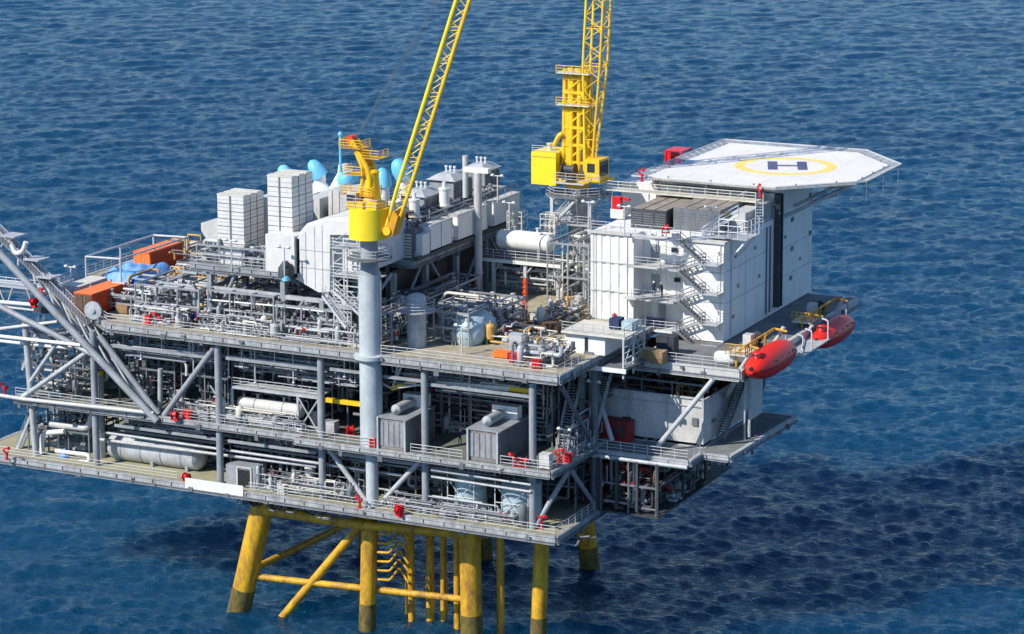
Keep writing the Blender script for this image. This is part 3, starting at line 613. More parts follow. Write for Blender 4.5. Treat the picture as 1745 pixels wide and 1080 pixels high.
# ------------------------------------------------------------------ lifeboats and davits
def lifeboat(label, y0, L, x, z, grp='enclosed lifeboats', R_=1.0):
    t = thing('lifeboat', label, 'lifeboat', (x, y0 + L / 2, z - 1.5), grp); b = B(); n = 20; K = 26; vs = []
    for k in range(K + 1):
        s = k / K; e = 1 - abs(2 * s - 1) ** 2.6; w = 1.85 * R_ * max(0.02, e) ** 0.5; zb = -1.65 * R_ * max(0.02, e) ** 0.42; zt = 1.6 * R_ * max(0.02, e) ** 0.5
        for i in range(n):
            a = 2 * math.pi * i / n; c, s_ = math.cos(a), math.sin(a)
            cx = math.copysign(abs(c) ** 0.8, c) * w; cz = (math.copysign(abs(s_) ** 0.85, s_)) * (zt if s_ > 0 else -zb)
            if s_ > 0: cx *= 1 - 0.18 * s_
            vs.append((x + cx, y0 + s * L, z + cz))
    fs = [(k * n + i, (k + 1) * n + i, (k + 1) * n + (i + 1) % n, k * n + (i + 1) % n) for k in range(K) for i in range(n)]
    b.add(vs, fs, True); b.add(vs[:n], [tuple(range(n))]); b.add(vs[-n:], [tuple(range(n - 1, -1, -1))])
    b.build('hull', 'boat_red', t)
    for sgn in (-1, 1):
        b = B()
        for k in range(1, K - 1):
            def pt(k_): s = k_ / K; e = 1 - abs(2 * s - 1) ** 2.6; return V((x + sgn * (1.85 * R_ * e ** 0.5 + 0.02), y0 + s * L, z - 0.05))
            b.tube(pt(k), pt(k + 1), 0.07, 6, caps=False)
        b.build('rubbing_strake', 'black', t)
    cb = B().lathe((x, y0 + L * 0.16, z + 1.25 * R_), (0, 0, 1), [(0, 0.62), (0.45, 0.55), (0.6, 0.35), (0.65, 0.0)], 16).build('cockpit', 'boat_red', t)
    b = B()
    for a in range(5): b.box(x - 0.5 + a * 0.22, x - 0.38 + a * 0.22, y0 + L * 0.16 - 0.63, y0 + L * 0.16 - 0.5, z + 1.4, z + 1.6)
    b.build('cockpit_window', 'glass_dark', cb)
    b = B().lathe((x, y0 - 0.02, z + 0.25), (0, -1, 0), [(-0.3, 0.24), (0.04, 0.24), (0.06, 0.15)], 14); b.build('hatch', 'black', t)
    b = B()
    for s in (0.3, 0.45, 0.6, 0.75): b.box(x + 1.5 * R_, x + 1.7 * R_, y0 + s * L - 0.3, y0 + s * L + 0.3, z + 0.42, z + 0.62)
    b.build('side_window', 'glass_dark', t)
    for s in (0.12, 0.88): B().tube((x, y0 + s * L, z + 0.6), (x, y0 + s * L, z + 1.7), 0.1, 8).build('lifting_hook', 'steel_light', t)
    B().lathe((x, y0 + L - 0.2, z - 0.9), (0, 1, 0), [(0, 0.35), (0.5, 0.38), (0.55, 0.3)], 12).build('propeller_ring', 'steel_dark', t)
    return t
lifeboat('bright red enclosed lifeboat with lit rounded end hanging below the front davits', 14.4, 12.8, 20.2, 32.9)
lifeboat('darker red enclosed lifeboat hanging farther back beside the rear davits', 35.8, 12.6, 20.3, 31.5, R_=0.86)
def davit(label, y0, L, x, z):
    t = thing('lifeboat_davit', label, 'davit', (x - 1, y0, z), 'lifeboat davits')
    for s in (0.12, 0.88):
        y = y0 + s * L; B().path([(x - 2.6, y, z - 1.0), (x - 2.6, y, z + 1.7), (x - 1.4, y, z + 2.6), (x + 0.1, y, z + 2.4)], 0.14, 8).build('davit_arm', 'jacket_yellow', t)  # duller yellow puts the shade on the davits into their paint
        B().tube((x, y, z + 1.2), (x, y, z + 2.4), 0.05, 6).build('fall_wire', 'black', t)
    B().beam((x - 1.5, y0 + 0.1 * L, z + 2.6), (x - 1.5, y0 + 0.9 * L, z + 2.6), 0.18, 0.18).build('cross_beam', 'jacket_yellow', t)
    B().box(x - 3.6, x - 1.2, y0 + 0.05 * L, y0 + 0.36 * L, z + 1.5, z + 1.62).build('platform', 'cream', t)
    b = B().rail([(x - 3.6, y0 + 0.05 * L, z + 1.6), (x - 1.2, y0 + 0.05 * L, z + 1.6), (x - 1.2, y0 + 0.36 * L, z + 1.6)], 1.2, 0.6, 0.06); b.build('yellow_railing', 'jacket_yellow', t)
    b = B().lathe((x - 2.8, y0 + L * 0.6, z + 1.9), (0, 1, 0), [(0, 0.7), (0.1, 0.7), (0.1, 0.4), (1.2, 0.4), (1.2, 0.7), (1.3, 0.7)], 16); b.box(x - 3.5, x - 2.1, y0 + L * 0.6 - 0.1, y0 + L * 0.6 + 1.4, z + 0.9, z + 1.25); b.build('winch', 'steel_dark', t)
    B().box(x - 3.4, x - 2.4, y0 + L * 0.45, y0 + L * 0.55, z + 0.8, z + 2.8).build('control_box', 'white_dirty', t)
    B().tube((x - 2.5, y0 + 0.9 * L, z - 0.8), (x - 0.6, y0 + 0.95 * L, z + 2.7), 0.25, 8).build('strut', 'white_dirty', t); B().tube((x - 2.5, y0 + 0.1 * L, z - 0.8), (x - 1, y0 + 0.06 * L, z + 1.4), 0.2, 8).build('strut', 'white_dirty', t)
davit('yellow lifeboat davits with a railed platform above the front boat', 15.2, 12.0, 20.2, 32.6)
davit('yellow lifeboat davits with dark winch above the rear boat', 36.6, 12.0, 20.3, 31.8)
tag(B().lathe((14.8, 16.9, 33.45), (1, 0.1, 0), [(0, 0.1), (0.1, 0.55), (0.5, 0.75), (2.2, 0.75), (2.6, 0.55), (2.7, 0.1)], 16).build('raft_canister', 'white', origin=(16, 17, 32.7)), 'white rounded life raft canister on the deck corner beside the front lifeboat', 'canister')
# ------------------------------------------------------------------ cranes
def lattice(t, base, tip, w0, w1, nseg, m, name='boom', side=None, r=0.16, rb=0.09, depth=None, lm='steel_light', tap=3):
    base = V(base); tip = V(tip); d = (tip - base).normalized(); s = side.normalized() if side else d.cross(V((0, 0, 1))).normalized(); u = s.cross(d).normalized(); depth = depth or 1.0
    def corner(k, a, c):
        f_ = k / nseg; w = w0 + (w1 - w0) * min(1, k / tap)
        return base.lerp(tip, f_) + s * (a * w / 2) + u * (c * w / 2 * depth)
    for a in (-1, 1):
        for c in (-1, 1): B().tube(corner(0, a, c), corner(tap, a, c), r, 8).tube(corner(tap, a, c), corner(nseg, a, c), r, 8).build(name + '_chord', m[0 if a < 0 else 1], t)
    b = B()
    for k in range(nseg):
        for i, ((a, c), (a2, c2)) in enumerate((((-1, -1), (1, -1)), ((1, -1), (1, 1)), ((1, 1), (-1, 1)), ((-1, 1), (-1, -1)))):
            if (k + i) % 2: a, c, a2, c2 = a2, c2, a, c
            b.tube(corner(k, a, c), corner(k + 1, a2, c2), rb, 5, caps=False)
            if k % 3 == 0: b.tube(corner(k, a, c), corner(k, a2, c2), rb, 5, caps=False)
    return b.build(name + '_lacing', lm, t)
# front crane
c1 = thing('pedestal_crane', 'yellow pedestal crane with round drum on the thick grey column in front', 'crane', (-20.3, 0, ZL))
X1 = -20.3
B().tube((X1, -0.2, ZL), (X1, -0.2, ZM - 1), 0.72, 24).build('lower_column', 'column_pale', c1)
B().tube((X1, -0.2, ZM - 0.4), (X1, -0.2, 43.2), 1.3, 32).build('column', 'column_pale', c1)
B().lathe((X1, -0.2, 43.2), (0, 0, 1), [(0, 1.3), (0.8, 1.0), (4.4, 1.0)], 32).build('upper_column', 'steel_grey', c1)
B().lathe((X1, -0.2, ZU - 1.0), (0, 0, 1), [(0, 1.35), (0.5, 1.9), (0.9, 1.9), (0.95, 1.35)], 32).build('flange', 'column_pale', c1)
B().lathe((X1, -0.2, 47.4), (0, 0, 1), [(0, 1.0), (0.001, 2.28), (3.5, 2.28), (3.501, 0.5)], 40).build('drum', 'yellow_lemon', c1)
b = B().tube((X1 + 1.5, -0.3, ZU), (X1 + 1.5, -0.3, 43), 0.08, 6)
b.build('cable_run', 'steel_mid', c1)
lp = B(); lp.lathe((X1, -0.2, 45.0), (0, 0, 1), [(0, 1.0), (0, 2.6), (0.12, 2.6), (0.12, 1.0)], 24); lp.build('platform', 'steel_mid', c1)
B().rail([(X1 + 2.6 * math.cos(a * math.pi / 4), -0.2 + 2.6 * math.sin(a * math.pi / 4), 45.1) for a in range(8)], closed=True).build('handrail', 'rail', c1)
b = B().box(X1 - 1.0, X1 + 1.7, -1.6, 1.2, 50.9, 51.5); b.box(X1 - 1.8, X1 + 0.2, -2.0, -1.2, 50.92, 51.7); b.build('turntable', 'yellow', c1)
cabb = B().box(X1 - 2.1, X1 - 0.9, -1.6, 0.2, 50.95, 52.6).build('operator_cab', 'white_dirty', c1)
B().box(X1 - 2.0, X1 - 1.0, -1.68, -1.601, 51.5, 52.4).build('cab_window', 'glass_dark', cabb)
B().rail([(X1 - 2.3, -2.2, 50.92), (X1 + 2.2, -2.2, 50.92), (X1 + 2.2, 1.8, 50.92)], 1.2).build('cab_railing', 'rail', c1)
b = B(); b.lathe((X1 + 0.3, 0, 51.3), (0, 0, 1), [(0, 1.1), (1.6, 0.95), (3.0, 0.8), (3.6, 0.9), (3.9, 0.6)], 14); b.build('mast_base', 'yellow', c1)
b = B()
for dy in (-0.7, 0.7): 
    b.path([(X1 + 0.3, dy, 51.5), (X1 + 0.5, dy, 54.6), (X1 - 0.4, dy, 56.4), (X1 - 1.9, dy * 0.8, 58.3)], 0.33, 10, bend=1.2); b.path([(X1 - 0.9, dy, 52.0), (X1 - 0.3, dy, 55.0), (X1 - 1.6, dy * 0.8, 57.5)], 0.2, 8, bend=0.8)
for z, x in ((53.4, X1 + 0.2), (55.4, X1 + 0.2), (57.4, X1 - 1.2), (58.2, X1 - 1.8)): b.tube((x, -0.7, z), (x, 0.7, z), 0.2, 8)
b.build('mast', 'yellow', c1)
for z, x0_, x1_ in ((57.6, X1 - 3.2, X1 - 0.4), (54.6, X1 - 2.8, X1 - 0.2), (56.6, X1 - 0.2, X1 + 1.9), (52.3, X1 - 3.0, X1 + 1.0)):
    f_ = B().box(x0_, x1_, -1.2, 1.0, z - 0.08, z).build('mast_platform', 'ochre', c1); B().rail([(x0_, 1, z), (x0_, -1.2, z), (x1_, -1.2, z), (x1_, 1.0, z)], 0.9, 1.2, 0.05).build('platform_rail', 'yellow', f_)
b = B().lathe((X1 - 2.2, -0.6, 58.4), (0, 1, 0), [(0, 0.5), (1.2, 0.5)], 14); b.build('sheave', 'orange_red', c1)
B().prismy([(X1 + 1.9, 48.0), (X1 + 3.3, 47.9), (X1 + 4.1, 50.2), (X1 + 3.6, 50.9), (X1 + 2.9, 50.6)], -0.9, 0.9).build('boom_foot', 'ochre_orange', c1)
b = B().lathe((X1 + 2.7, -1.1, 48.5), (0, 1, 0), [(0, 0.5), (2.2, 0.5)], 12); b.build('boom_pin', 'yellow', c1)
bs = V((0.97, 0.24, 0))
lattice(c1, (X1 + 2.9, 0, 49.2), (X1 + 15.2, 0, 84.0), 1.15, 1.45, 28, ('yellow_lemon', 'yellow'), 'boom', side=V((0.905, 0.424, 0)), r=0.2, rb=0.06, depth=1.0, lm='marking_yellow')
b = B(); b.tube((X1 - 1.9, 0, 58.4), (X1 + 14.8, 0, 83.8), 0.03, 5); b.tube((X1 - 1.9, 0.5, 58.4), (X1 + 14.8, 0.5, 83.6), 0.03, 5); b.build('pendant_wire', 'steel_mid', c1)
# rear crane
YC = 40.0; X2 = -13.0
c2 = thing('pedestal_crane', 'tall yellow crane with big box machinery house and cab behind the living quarters', 'crane', (X2, YC, ZU))
B().tube((X2, YC, ZU), (X2, YC, 47.6), 1.15, 28).build('column', 'steel_light', c2)
oc = [(X2 + 4.0 * math.cos(math.pi / 8 + a * math.pi / 4), YC + 4.0 * math.sin(math.pi / 8 + a * math.pi / 4)) for a in range(8)]
B().prism(oc, 46.2, 46.4).build('platform', 'steel_mid', c2); B().rail([(x, y, 46.4) for x, y in oc], closed=True).build('handrail', 'rail', c2)
b = B()
for x, y in oc: b.tube((x, y, 46.2), (X2 + (x - X2) * 0.3, YC + (y - YC) * 0.3, 43.6), 0.1, 6)
b.build('platform_bracket', 'rail', c2)
oc2 = [(X2 - 3.4, YC - 2.4), (X2 + 2.6, YC - 2.4), (X2 + 2.6, YC + 2), (X2 - 3.4, YC + 2)]
B().prism(oc2, 42.6, 42.75).build('platform', 'steel_light', c2); B().rail([(x, y, 42.75) for x, y in oc2], closed=True).build('handrail', 'rail', c2)
b = B()
for x in (X2 - 2.6, X2 + 2.6):
    b.box(x - 0.2, x + 0.2, YC - 2.2, YC - 1.8, ZU, 46.2)
b.beam((X2 - 2.6, YC - 2, 43), (X2 + 2.6, YC - 2, 45.8), 0.18); b.beam((X2 - 2.6, YC - 2, 40), (X2 + 2.6, YC - 2, 42.4), 0.18); b.build('tower_frame', 'rail', c2)
flight((X2 - 2.0, YC - 2.9, 42.8), (X2 + 1.4, YC - 2.9, 46.3), 0.8, c2, 'rail')
B().lathe((X2, YC, 47.2), (0, 0, 1), [(0, 1.6), (0.9, 1.6)], 28).build('slew_ring', 'yellow', c2)
B().box(X2 - 5.0, X2 + 4.2, YC - 2.0, YC + 2.0, 48.1, 48.4).build('turntable', 'yellow', c2)
mh = B().box(X2 - 5.3, X2 - 1.9, YC - 2.4, YC + 2.2, 47.5, 51.6).build('machinery_house', 'yellow_lemon', c2)
b = B().box(X2 - 5.35, X2 - 1.85, YC - 2.45, YC - 2.401, 51.0, 51.08); b.box(X2 - 1.9, X2 - 1.8, YC - 0.9, YC + 0.4, 50.1, 51.1); b.build('seam', 'ochre', mh)
B().rail([(X2 - 5.2, YC - 2.3, 51.6), (X2 - 2.0, YC - 2.3, 51.6)], 0.8, 1.6).build('roof_rail', 'rail', mh)
B().lathe((X2 - 3.6, YC - 0.5, 51.6), (0, 0, 1), [(0, 0.3), (0.7, 0.3), (0.75, 0.45), (0.9, 0.45)], 12).build('exhaust', 'cream', mh)
cb = B().box(X2 + 2.2, X2 + 4.1, YC - 2.6, YC + 0.4, 48.4, 51.2).build('operator_cab', 'yellow', c2)
b = B().box(X2 + 2.5, X2 + 3.5, YC - 2.66, YC - 2.601, 49.6, 50.7); b.box(X2 + 4.101, X2 + 4.16, YC - 2.3, YC + 0.1, 49.0, 50.9); b.build('cab_window', 'glass_dark', cb)
b = B()
for dx in (-1.5, -0.45, 0.6, 1.5):
    for dy in (-1.0, 1.0): b.tube((X2 + dx, YC + dy, 48.4), (X2 + dx * 0.92, YC + dy * 0.7, 62.0), 0.3, 10)
b.build('mast_leg', 'yellow', c2)
b = B()
for k, z in enumerate((50.2, 52.4, 54.6, 56.8, 59.0, 60.8)): 
    b.box(X2 - 1.5, X2 + 1.5, YC - 1.15, YC - 0.85, z, z + 0.35); b.box(X2 - 1.5, X2 + 1.5, YC + 0.85, YC + 1.15, z, z + 0.35)
    if k < 5: b.beam((X2 - 1.2, YC - 1, z + 0.2), (X2 + 1.2, YC - 1, z + 2.2), 0.2)
b.box(X2 - 1.3, X2 - 0.3, YC - 1.05, YC + 0.9, 49, 57.5)
b.build('mast_bracing', 'yellow', c2)
for z in (57.6, 61.6):
    f_ = B().box(X2 - 2.1, X2 + 2.4, YC - 1.9, YC + 1.6, z, z + 0.14).build('mast_platform', 'cream', c2); B().rail([(X2 - 2.1, YC - 1.9, z), (X2 + 2.4, YC - 1.9, z), (X2 + 2.4, YC + 1.6, z)], 1.0, 1.1, 0.05).build('platform_rail', 'yellow', f_)
B().path([(X2 - 1.5, YC - 1.3, 54.0), (X2 - 2.0, YC - 1.4, 53.6), (X2 - 2.6, YC - 1.4, 52.4)], 0.3, 8).build('vent_pipe', 'yellow', c2)
b = B().lathe((X2 - 1.0, YC - 2.2, 49.7), (1, 0, 0), [(0, 0.8), (0.1, 0.8), (0.1, 0.5), (1.6, 0.5), (1.6, 0.8), (1.7, 0.8)], 18); b.box(X2 - 0.9, X2 + 0.6, YC - 3.0, YC - 1.8, 48.42, 48.8); b.build('winch', 'steel_dark', c2)
B().rail([(X2 - 1.8, YC - 3.0, 48.2), (X2 + 4.4, YC - 3.0, 48.2)], 1.1).build('deck_rail', 'rail', c2); B().box(X2 - 1.9, X2 + 2.2, YC - 3.1, YC - 2.0, 47.95, 48.09).build('deck_step', 'white_dirty', c2)
lattice(c2, (X2 + 1.9, YC - 0.6, 48.8), (X2 + 3.9, YC - 0.6, 86.0), 0.8, 2.3, 24, ('yellow_lemon', 'yellow'), 'boom', side=V((1, 0, 0)), r=0.16, rb=0.06, depth=1.0, lm='yellow', tap=9)
# ------------------------------------------------------------------ upper process deck
ud = deck('process_deck', 'raised grey deck carrying the white towers and hoods', [[(-47, 4), (-33.5, 4), (-33.5, 6), (-28, 6), (-28, 15.5), (-23.4, 15.5), (-23.4, 44), (-40, 44), (-47, 30)]], ZP, 0.7, 'deck_grey', 'steel_grey',
     [[(-47, 4.1), (-33.6, 4.1)], [(-23.2, 16), (-23.2, 43)]], [(-46, y, -24, y) for y in (10, 16, 22, 28, 34, 40)], (-34, 20, ZP))
b = B()
for x in (-44.5, -34.4, -29.1, -24.0):
    for y in (4.3, 12, 20, 28, 36, 43):
        if x < -25 and y > 30: continue
        if x < -25 and y == 4.3 and x > -34: B().box(x - 0.28, x + 0.28, 3.9, 4.5, ZU, 38.4).build('column', 'steel_grey', ud); continue
        B().box(x - 0.3, x + 0.3, y - 0.3, y + 0.3, ZU, ZP - 0.8).build('column', 'steel_grey', ud)
for a, c in (((-44.2, 4.3, ZU + 0.2), (-41.0, 4.3, ZP - 0.9)), ((-34.2, 4.2, ZU + 0.3), (-31.6, 4.2, 38.2)), ((-29.3, 4.2, ZU + 0.3), (-31.5, 4.2, 38.2)), ((-24, 13, ZU + 0.2), (-24, 19, ZP - 0.9)), ((-24, 27, ZU + 0.2), (-24, 21, ZP - 0.9)), ((-24, 29, ZU + 0.2), (-24, 35, ZP - 0.9)), ((-24, 43, ZU + 0.2), (-24, 37, ZP - 0.9)), ((-24, 6.5, 38.0), (-24, 11.5, ZP - 0.8)), ((-23.6, 5, ZP - 0.6), (-20, 1.2, 45.0 - 2))):
    B().tube(a, c, 0.2, 8).build('brace', 'steel_grey', ud)
B().beam((-34.6, 4.25, 38.3), (-24, 4.25, 38.3), 0.4, 0.5).build('beam', 'steel_light', ud); B().beam((-44.6, 4.25, 38.5), (-34.4, 4.25, 38.5), 0.3, 0.35).build('beam', 'steel_light', ud)
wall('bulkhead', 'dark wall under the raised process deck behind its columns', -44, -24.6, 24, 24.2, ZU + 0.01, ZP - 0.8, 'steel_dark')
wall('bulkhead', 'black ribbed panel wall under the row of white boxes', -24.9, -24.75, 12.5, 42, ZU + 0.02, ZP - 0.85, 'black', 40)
# intake towers
def tower(label, x0, x1, y0, y1, z0, z1):
    t = thing('air_intake_tower', label, 'intake tower', ((x0 + x1) / 2, y0, z0), 'white intake towers')
    B().box(x0, x1, y0, y1, z0, z1).build('casing', 'tower_white', t)
    b = B(); n = 9; w = x1 - x0
    for i in range(1, n):
        z = z0 + (z1 - z0) * i / n; b.box(x0, x1, y0 - 0.015, y0 - 0.001, z - 0.045, z + 0.045); b.box(x1 + 0.001, x1 + 0.015, y0, y1, z - 0.045, z + 0.045)
        z += (z1 - z0) / n / 2; b.box(x0, x1, y0 - 0.01, y0 - 0.001, z - 0.015, z + 0.015); b.box(x1 + 0.001, x1 + 0.01, y0, y1, z - 0.015, z + 0.015)
    b.box(x0 + w * 0.46, x0 + w * 0.53, y0 - 0.04, y0 - 0.02, z0, z1)
    for f_ in (0.33, 0.66): y = y0 + (y1 - y0) * f_; b.box(x1 + 0.02, x1 + 0.04, y - 0.05, y + 0.05, z0, z1)
    b.build('panel_joint', 'steel_mid', t)
    b = B(); b.box(x0 + 0.05, x1 - 0.05, y0 + 0.05, y1 - 0.05, z1 + 0.001, z1 + 0.03); b.build('roof_gap', 'seam_dark', t)
    for k in range(3): B().box(x0 - 0.05, x1 + 0.05, y0 + k * (y1 - y0) / 3 - 0.03, y0 + (k + 0.68) * (y1 - y0) / 3, z1 + 0.031, z1 + 0.2).build('roof_slat', 'cream', t)
    return t
tower('nearer and shorter white panelled intake tower left of its taller twin', -43.8, -40.2, 5.1, 9.6, ZP, 49.5)
tower('taller white panelled intake tower with slatted top beside the exhaust stacks', -37.4, -34.1, 6.0, 10.8, ZP + 0.3, 52.1)
tag(B().prismy([(-46.4, ZP), (-44.2, ZP), (-44.2, 46.6), (-47.4, 45.5), (-47.4, 44.6), (-46.4, 43.2)], 7, 9.5).build('air_scoop', 'white_dirty', origin=(-46, 7, ZP)), 'white bent air scoop with dark shaded side left of the intake towers', 'duct')
tag(B().box(-41.5, -38.6, 10.5, 14, ZP, 48.6).build('white_cabinet', 'white_dirty', origin=(-40, 10, ZP)), 'white box housing between the two intake towers', 'housing')
t = thing('filter_house', 'white box housing with dark edge in front of the taller intake tower', 'housing', (-34.5, 3.6, ZP))
B().box(-36.4, -32.5, 3.7, 6.5, ZP, 45.7).build('casing', 'tower_white', t); B().box(-32.48, -32.1, 4.2, 6.4, ZP, 45.4).build('side_frame', 'steel_mid', t)
bp = B(); bp.lathe((-33.3, 3.0, ZP - 0.2), (0, 0, 1), [(0, 0.9), (1.0, 0.85), (1.8, 0.3)], 12); bp.build('scrubber', 'steel_dark', t); B().lathe((-33.0, 2.6, ZP - 0.6), (0, 0, 1), [(0, 0.5), (0.5, 0.45), (0.8, 0.1)], 12).build('teal_cap', 'cap_blue', t)
# big white turbine housing with a chamfered top
t = thing('turbine_enclosure', 'largest white housing with chamfered left shoulder behind the front crane column', 'housing', (-30, 4, 39))
q = [ay(x, y, 4.2) for x, y in ((507, 477), (507, 404), (524, 386), (548, 379), (596, 379), (596, 400), (562, 400), (562, 497), (543, 498))]
B().prismy([(p.x, p.z) for p in q], 4.2, 5.6).build('front_housing', 'tower_white', t)
q2 = [ay(x, y, 5.6) for x, y in ((505, 470), (505, 402), (524, 380), (556, 372), (610, 368), (612, 470))]
B().prismy([(p.x, p.z) for p in q2], 5.602, 17).build('housing', 'tower_white', t)
b = B()
for x, y0_, y1_ in ((520, 395, 484), (535, 387, 492), (548, 384, 497)): p, r_ = ay(x, y0_, 4.1), ay(x, y1_, 4.1); b.box(p.x - 0.03, p.x + 0.03, 4.17, 4.198, r_.z, p.z)
for y_ in (425, 455): p, r_ = ay(508, y_, 4.1), ay(561, y_ + 5, 4.1); b.box(p.x, r_.x, 4.17, 4.197, p.z - 0.03, p.z + 0.03)
b.build('seam', 'steel_grey', t)
# scaffold tower right of the housing
t = thing('access_scaffold', 'grey open scaffold stair tower between the white housing and the crane column', 'scaffold', (-25, 3, 38))
b = B()
for x in (-26.4, -24.6, -22.9):
    for y in (2.2, 4.6): b.box(x - 0.07, x + 0.07, y - 0.07, y + 0.07, ZU, 46.4)
for k in range(7):
    z = 38.4 + k * 1.25
    for y in (2.2, 4.6): b.box(-26.4, -22.9, y - 0.05, y + 0.05, z - 0.06, z + 0.06)
    b.tube((-26.4, 2.2, z), (-24.6, 2.2, z + 1.25), 0.05, 5)
b.build('frame', 'rail', t)
for z in (38.3, 42.0, 45.3): f_ = B().box(-26.6, -20.9, 1.9, 4.8, z - 0.1, z).build('platform', 'steel_light', t); B().rail([(-26.6, 1.9, z), (-22.4, 1.9, z)]).build('handrail', 'rail', f_)
flight((-25.9, 1.2, 40.6), (-22.0, 1.2, 37.9), 0.9, t, 'rail'); flight((-22.3, -1.9, 37.2), (-25.3, -1.9, 40.6), 0.8, t, 'rail')
# exhaust stacks with blue tarpaulin caps
def stack(label, cx, cy, zb, zt, r, capdir, base=None, capL=2.0, cone=True):
    t = thing('exhaust_stack', label, 'exhaust stack', (cx, cy, zb), 'stacks with blue caps')
    if base: w, z1 = base; B().box(cx - w, cx + w, cy - w, cy + w, zb, z1).build('base_housing', 'white_dirty', t)
    else: z1 = zb
    if cone: B().lathe((cx, cy, z1), (0, 0, 1), [(0, 2.15), (0.25, 2.15), (1.9, r * 1.05)], 24).build('hood', 'quarters_white', t); z1 += 1.9
    B().lathe((cx, cy, z1), (0, 0, 1), [(0, r), (max(0.3, zt - z1), r)], 20).build('stack_pipe', 'quarters_white', t)
    d = V(capdir).normalized()
    B().lathe(V((cx, cy, zt - 0.1)), d, [(-0.3, r * 1.38), (capL * 0.3, r * 1.35), (capL * 0.65, r * 1.1), (capL * 0.9, r * 0.7), (capL, 0.1)], 16).build('blue_cap', 'cap_blue', t); return t
def stk(label, px, pyb, pyt, Y, rp, capdir, **k):
    p = ay(px, pyb, Y); q = ay(px, pyt, Y); return stack(label, p.x, Y, p.z, q.z, rp / 14.6, capdir, **k)
stk('white stack with tall blue cap leaning left, second from the left', 546, 372, 296, 22, 11, (-0.55, -0.2, 0.9), base=(2.0, ay(546, 337, 22).z), capL=2.1)
stk('mostly hidden stack whose small blue cap peeks over the taller intake tower', 489, 380, 298, 16, 10, (-0.4, 0, 0.7), cone=False, capL=1.4)
stk('short wide white stack with blue cap drooping to the front beside a thin vent pole', 594, 372, 306, 22, 14, (0.3, -0.75, 0.35), base=(1.9, ay(594, 340, 22).z), capL=1.9)
stk('white stack with small blue cap between the crane mast and the boom', 654, 380, 312, 20, 11, (-0.1, 0, 1), cone=False, capL=2.0)
stk('white stack with blue cap seen through the crane boom', 688, 365, 296, 28, 13, (-0.35, -0.3, 0.9), capL=2.2, cone=False)
b = B(); p = ay(573, 330, 22); q = ay(573, 318, 22); b.lathe((p.x + 0.6, 23.5, q.z - 0.6), (-0.1, 0, 1), [(0, 2.3), (0.3, 2.3), (2.2, 0.9), (3.2, 0.7)], 20); tag(b.build('exhaust_hood', 'white', origin=p), 'white funnel shaped hood between two blue capped stacks', 'hood')
p = ay(580, 330, 21); q = ay(580, 232, 21); b = B().tube((p.x, 21, p.z - 3), (q.x, 21, q.z), 0.17, 8); b.lathe((q.x, 21, q.z), (0, 0, 1), [(0, 0.1), (0.15, 0.3), (0.4, 0.3), (0.6, 0.05)], 10)
tag(b.build('vent_pole', 'cap_blue', origin=(p.x, 21, ZP)), 'thin pale blue vent pole with a round white tip', 'pole')
for lab, px0, px1, py, Y_, h in (('grey walled housing below the leftmost blue capped stack', 515, 545, 372, 16, 2.6), ('white panelled housing under the drooping blue cap', 560, 612, 372, 17, 3.6)):
    p, q = ay(px0, py, Y_), ay(px1, py, Y_); w_ = wall('stack_housing', lab, p.x, q.x, Y_, Y_ + 7, ZP + 0.01, p.z + h, 'white_dirty', 1.0, 'housing')
# ------------------------------------------------------------------ heat recovery gallery with three white boxes along the right side of the raised deck
for i, (y0_, y1_, lab) in enumerate(((19.0, 24.7, 'nearest of the three white box housings in a row above the dark gallery'), (26.1, 34.2, 'middle of the three white box housings, right behind the tall white pole'), (35.9, 43.6, 'farthest of the three white box housings at the gallery end'))):
    t = thing('recovery_box', lab, 'housing', (-23.4, (y0_ + y1_) / 2, 41.9), 'white boxes on the gallery')
    B().box(-24.3, -22.8, y0_, y1_, 42.0, 45.0).build('casing', 'quarters_white', t)
    b = B()
    for f_ in (0.0, 0.5, 1.0): y = y0_ + (y1_ - y0_ - 0.1) * f_; b.box(-22.798, -22.72, y, y + 0.1, 42.0, 45.0)
    b.box(-24.35, -22.7, y0_ - 0.08, y1_ + 0.08, 45.0, 45.12); b.build('flange', 'white_dirty', t)
B().beam((-22.9, 15.6, 41.6), (-22.9, 44, 41.6), 0.5, 0.45).build('edge_beam', 'steel_dark', ud)
piping('pipe_bundle', 'dark tangle of pipes along the top of the gallery behind the white boxes', -30, -24.6, 17, 43, 42, 45.9, 60, 41, mats=('steel_dark', 'steel_mid', 'steel_grey'), eq=0, frame=True)
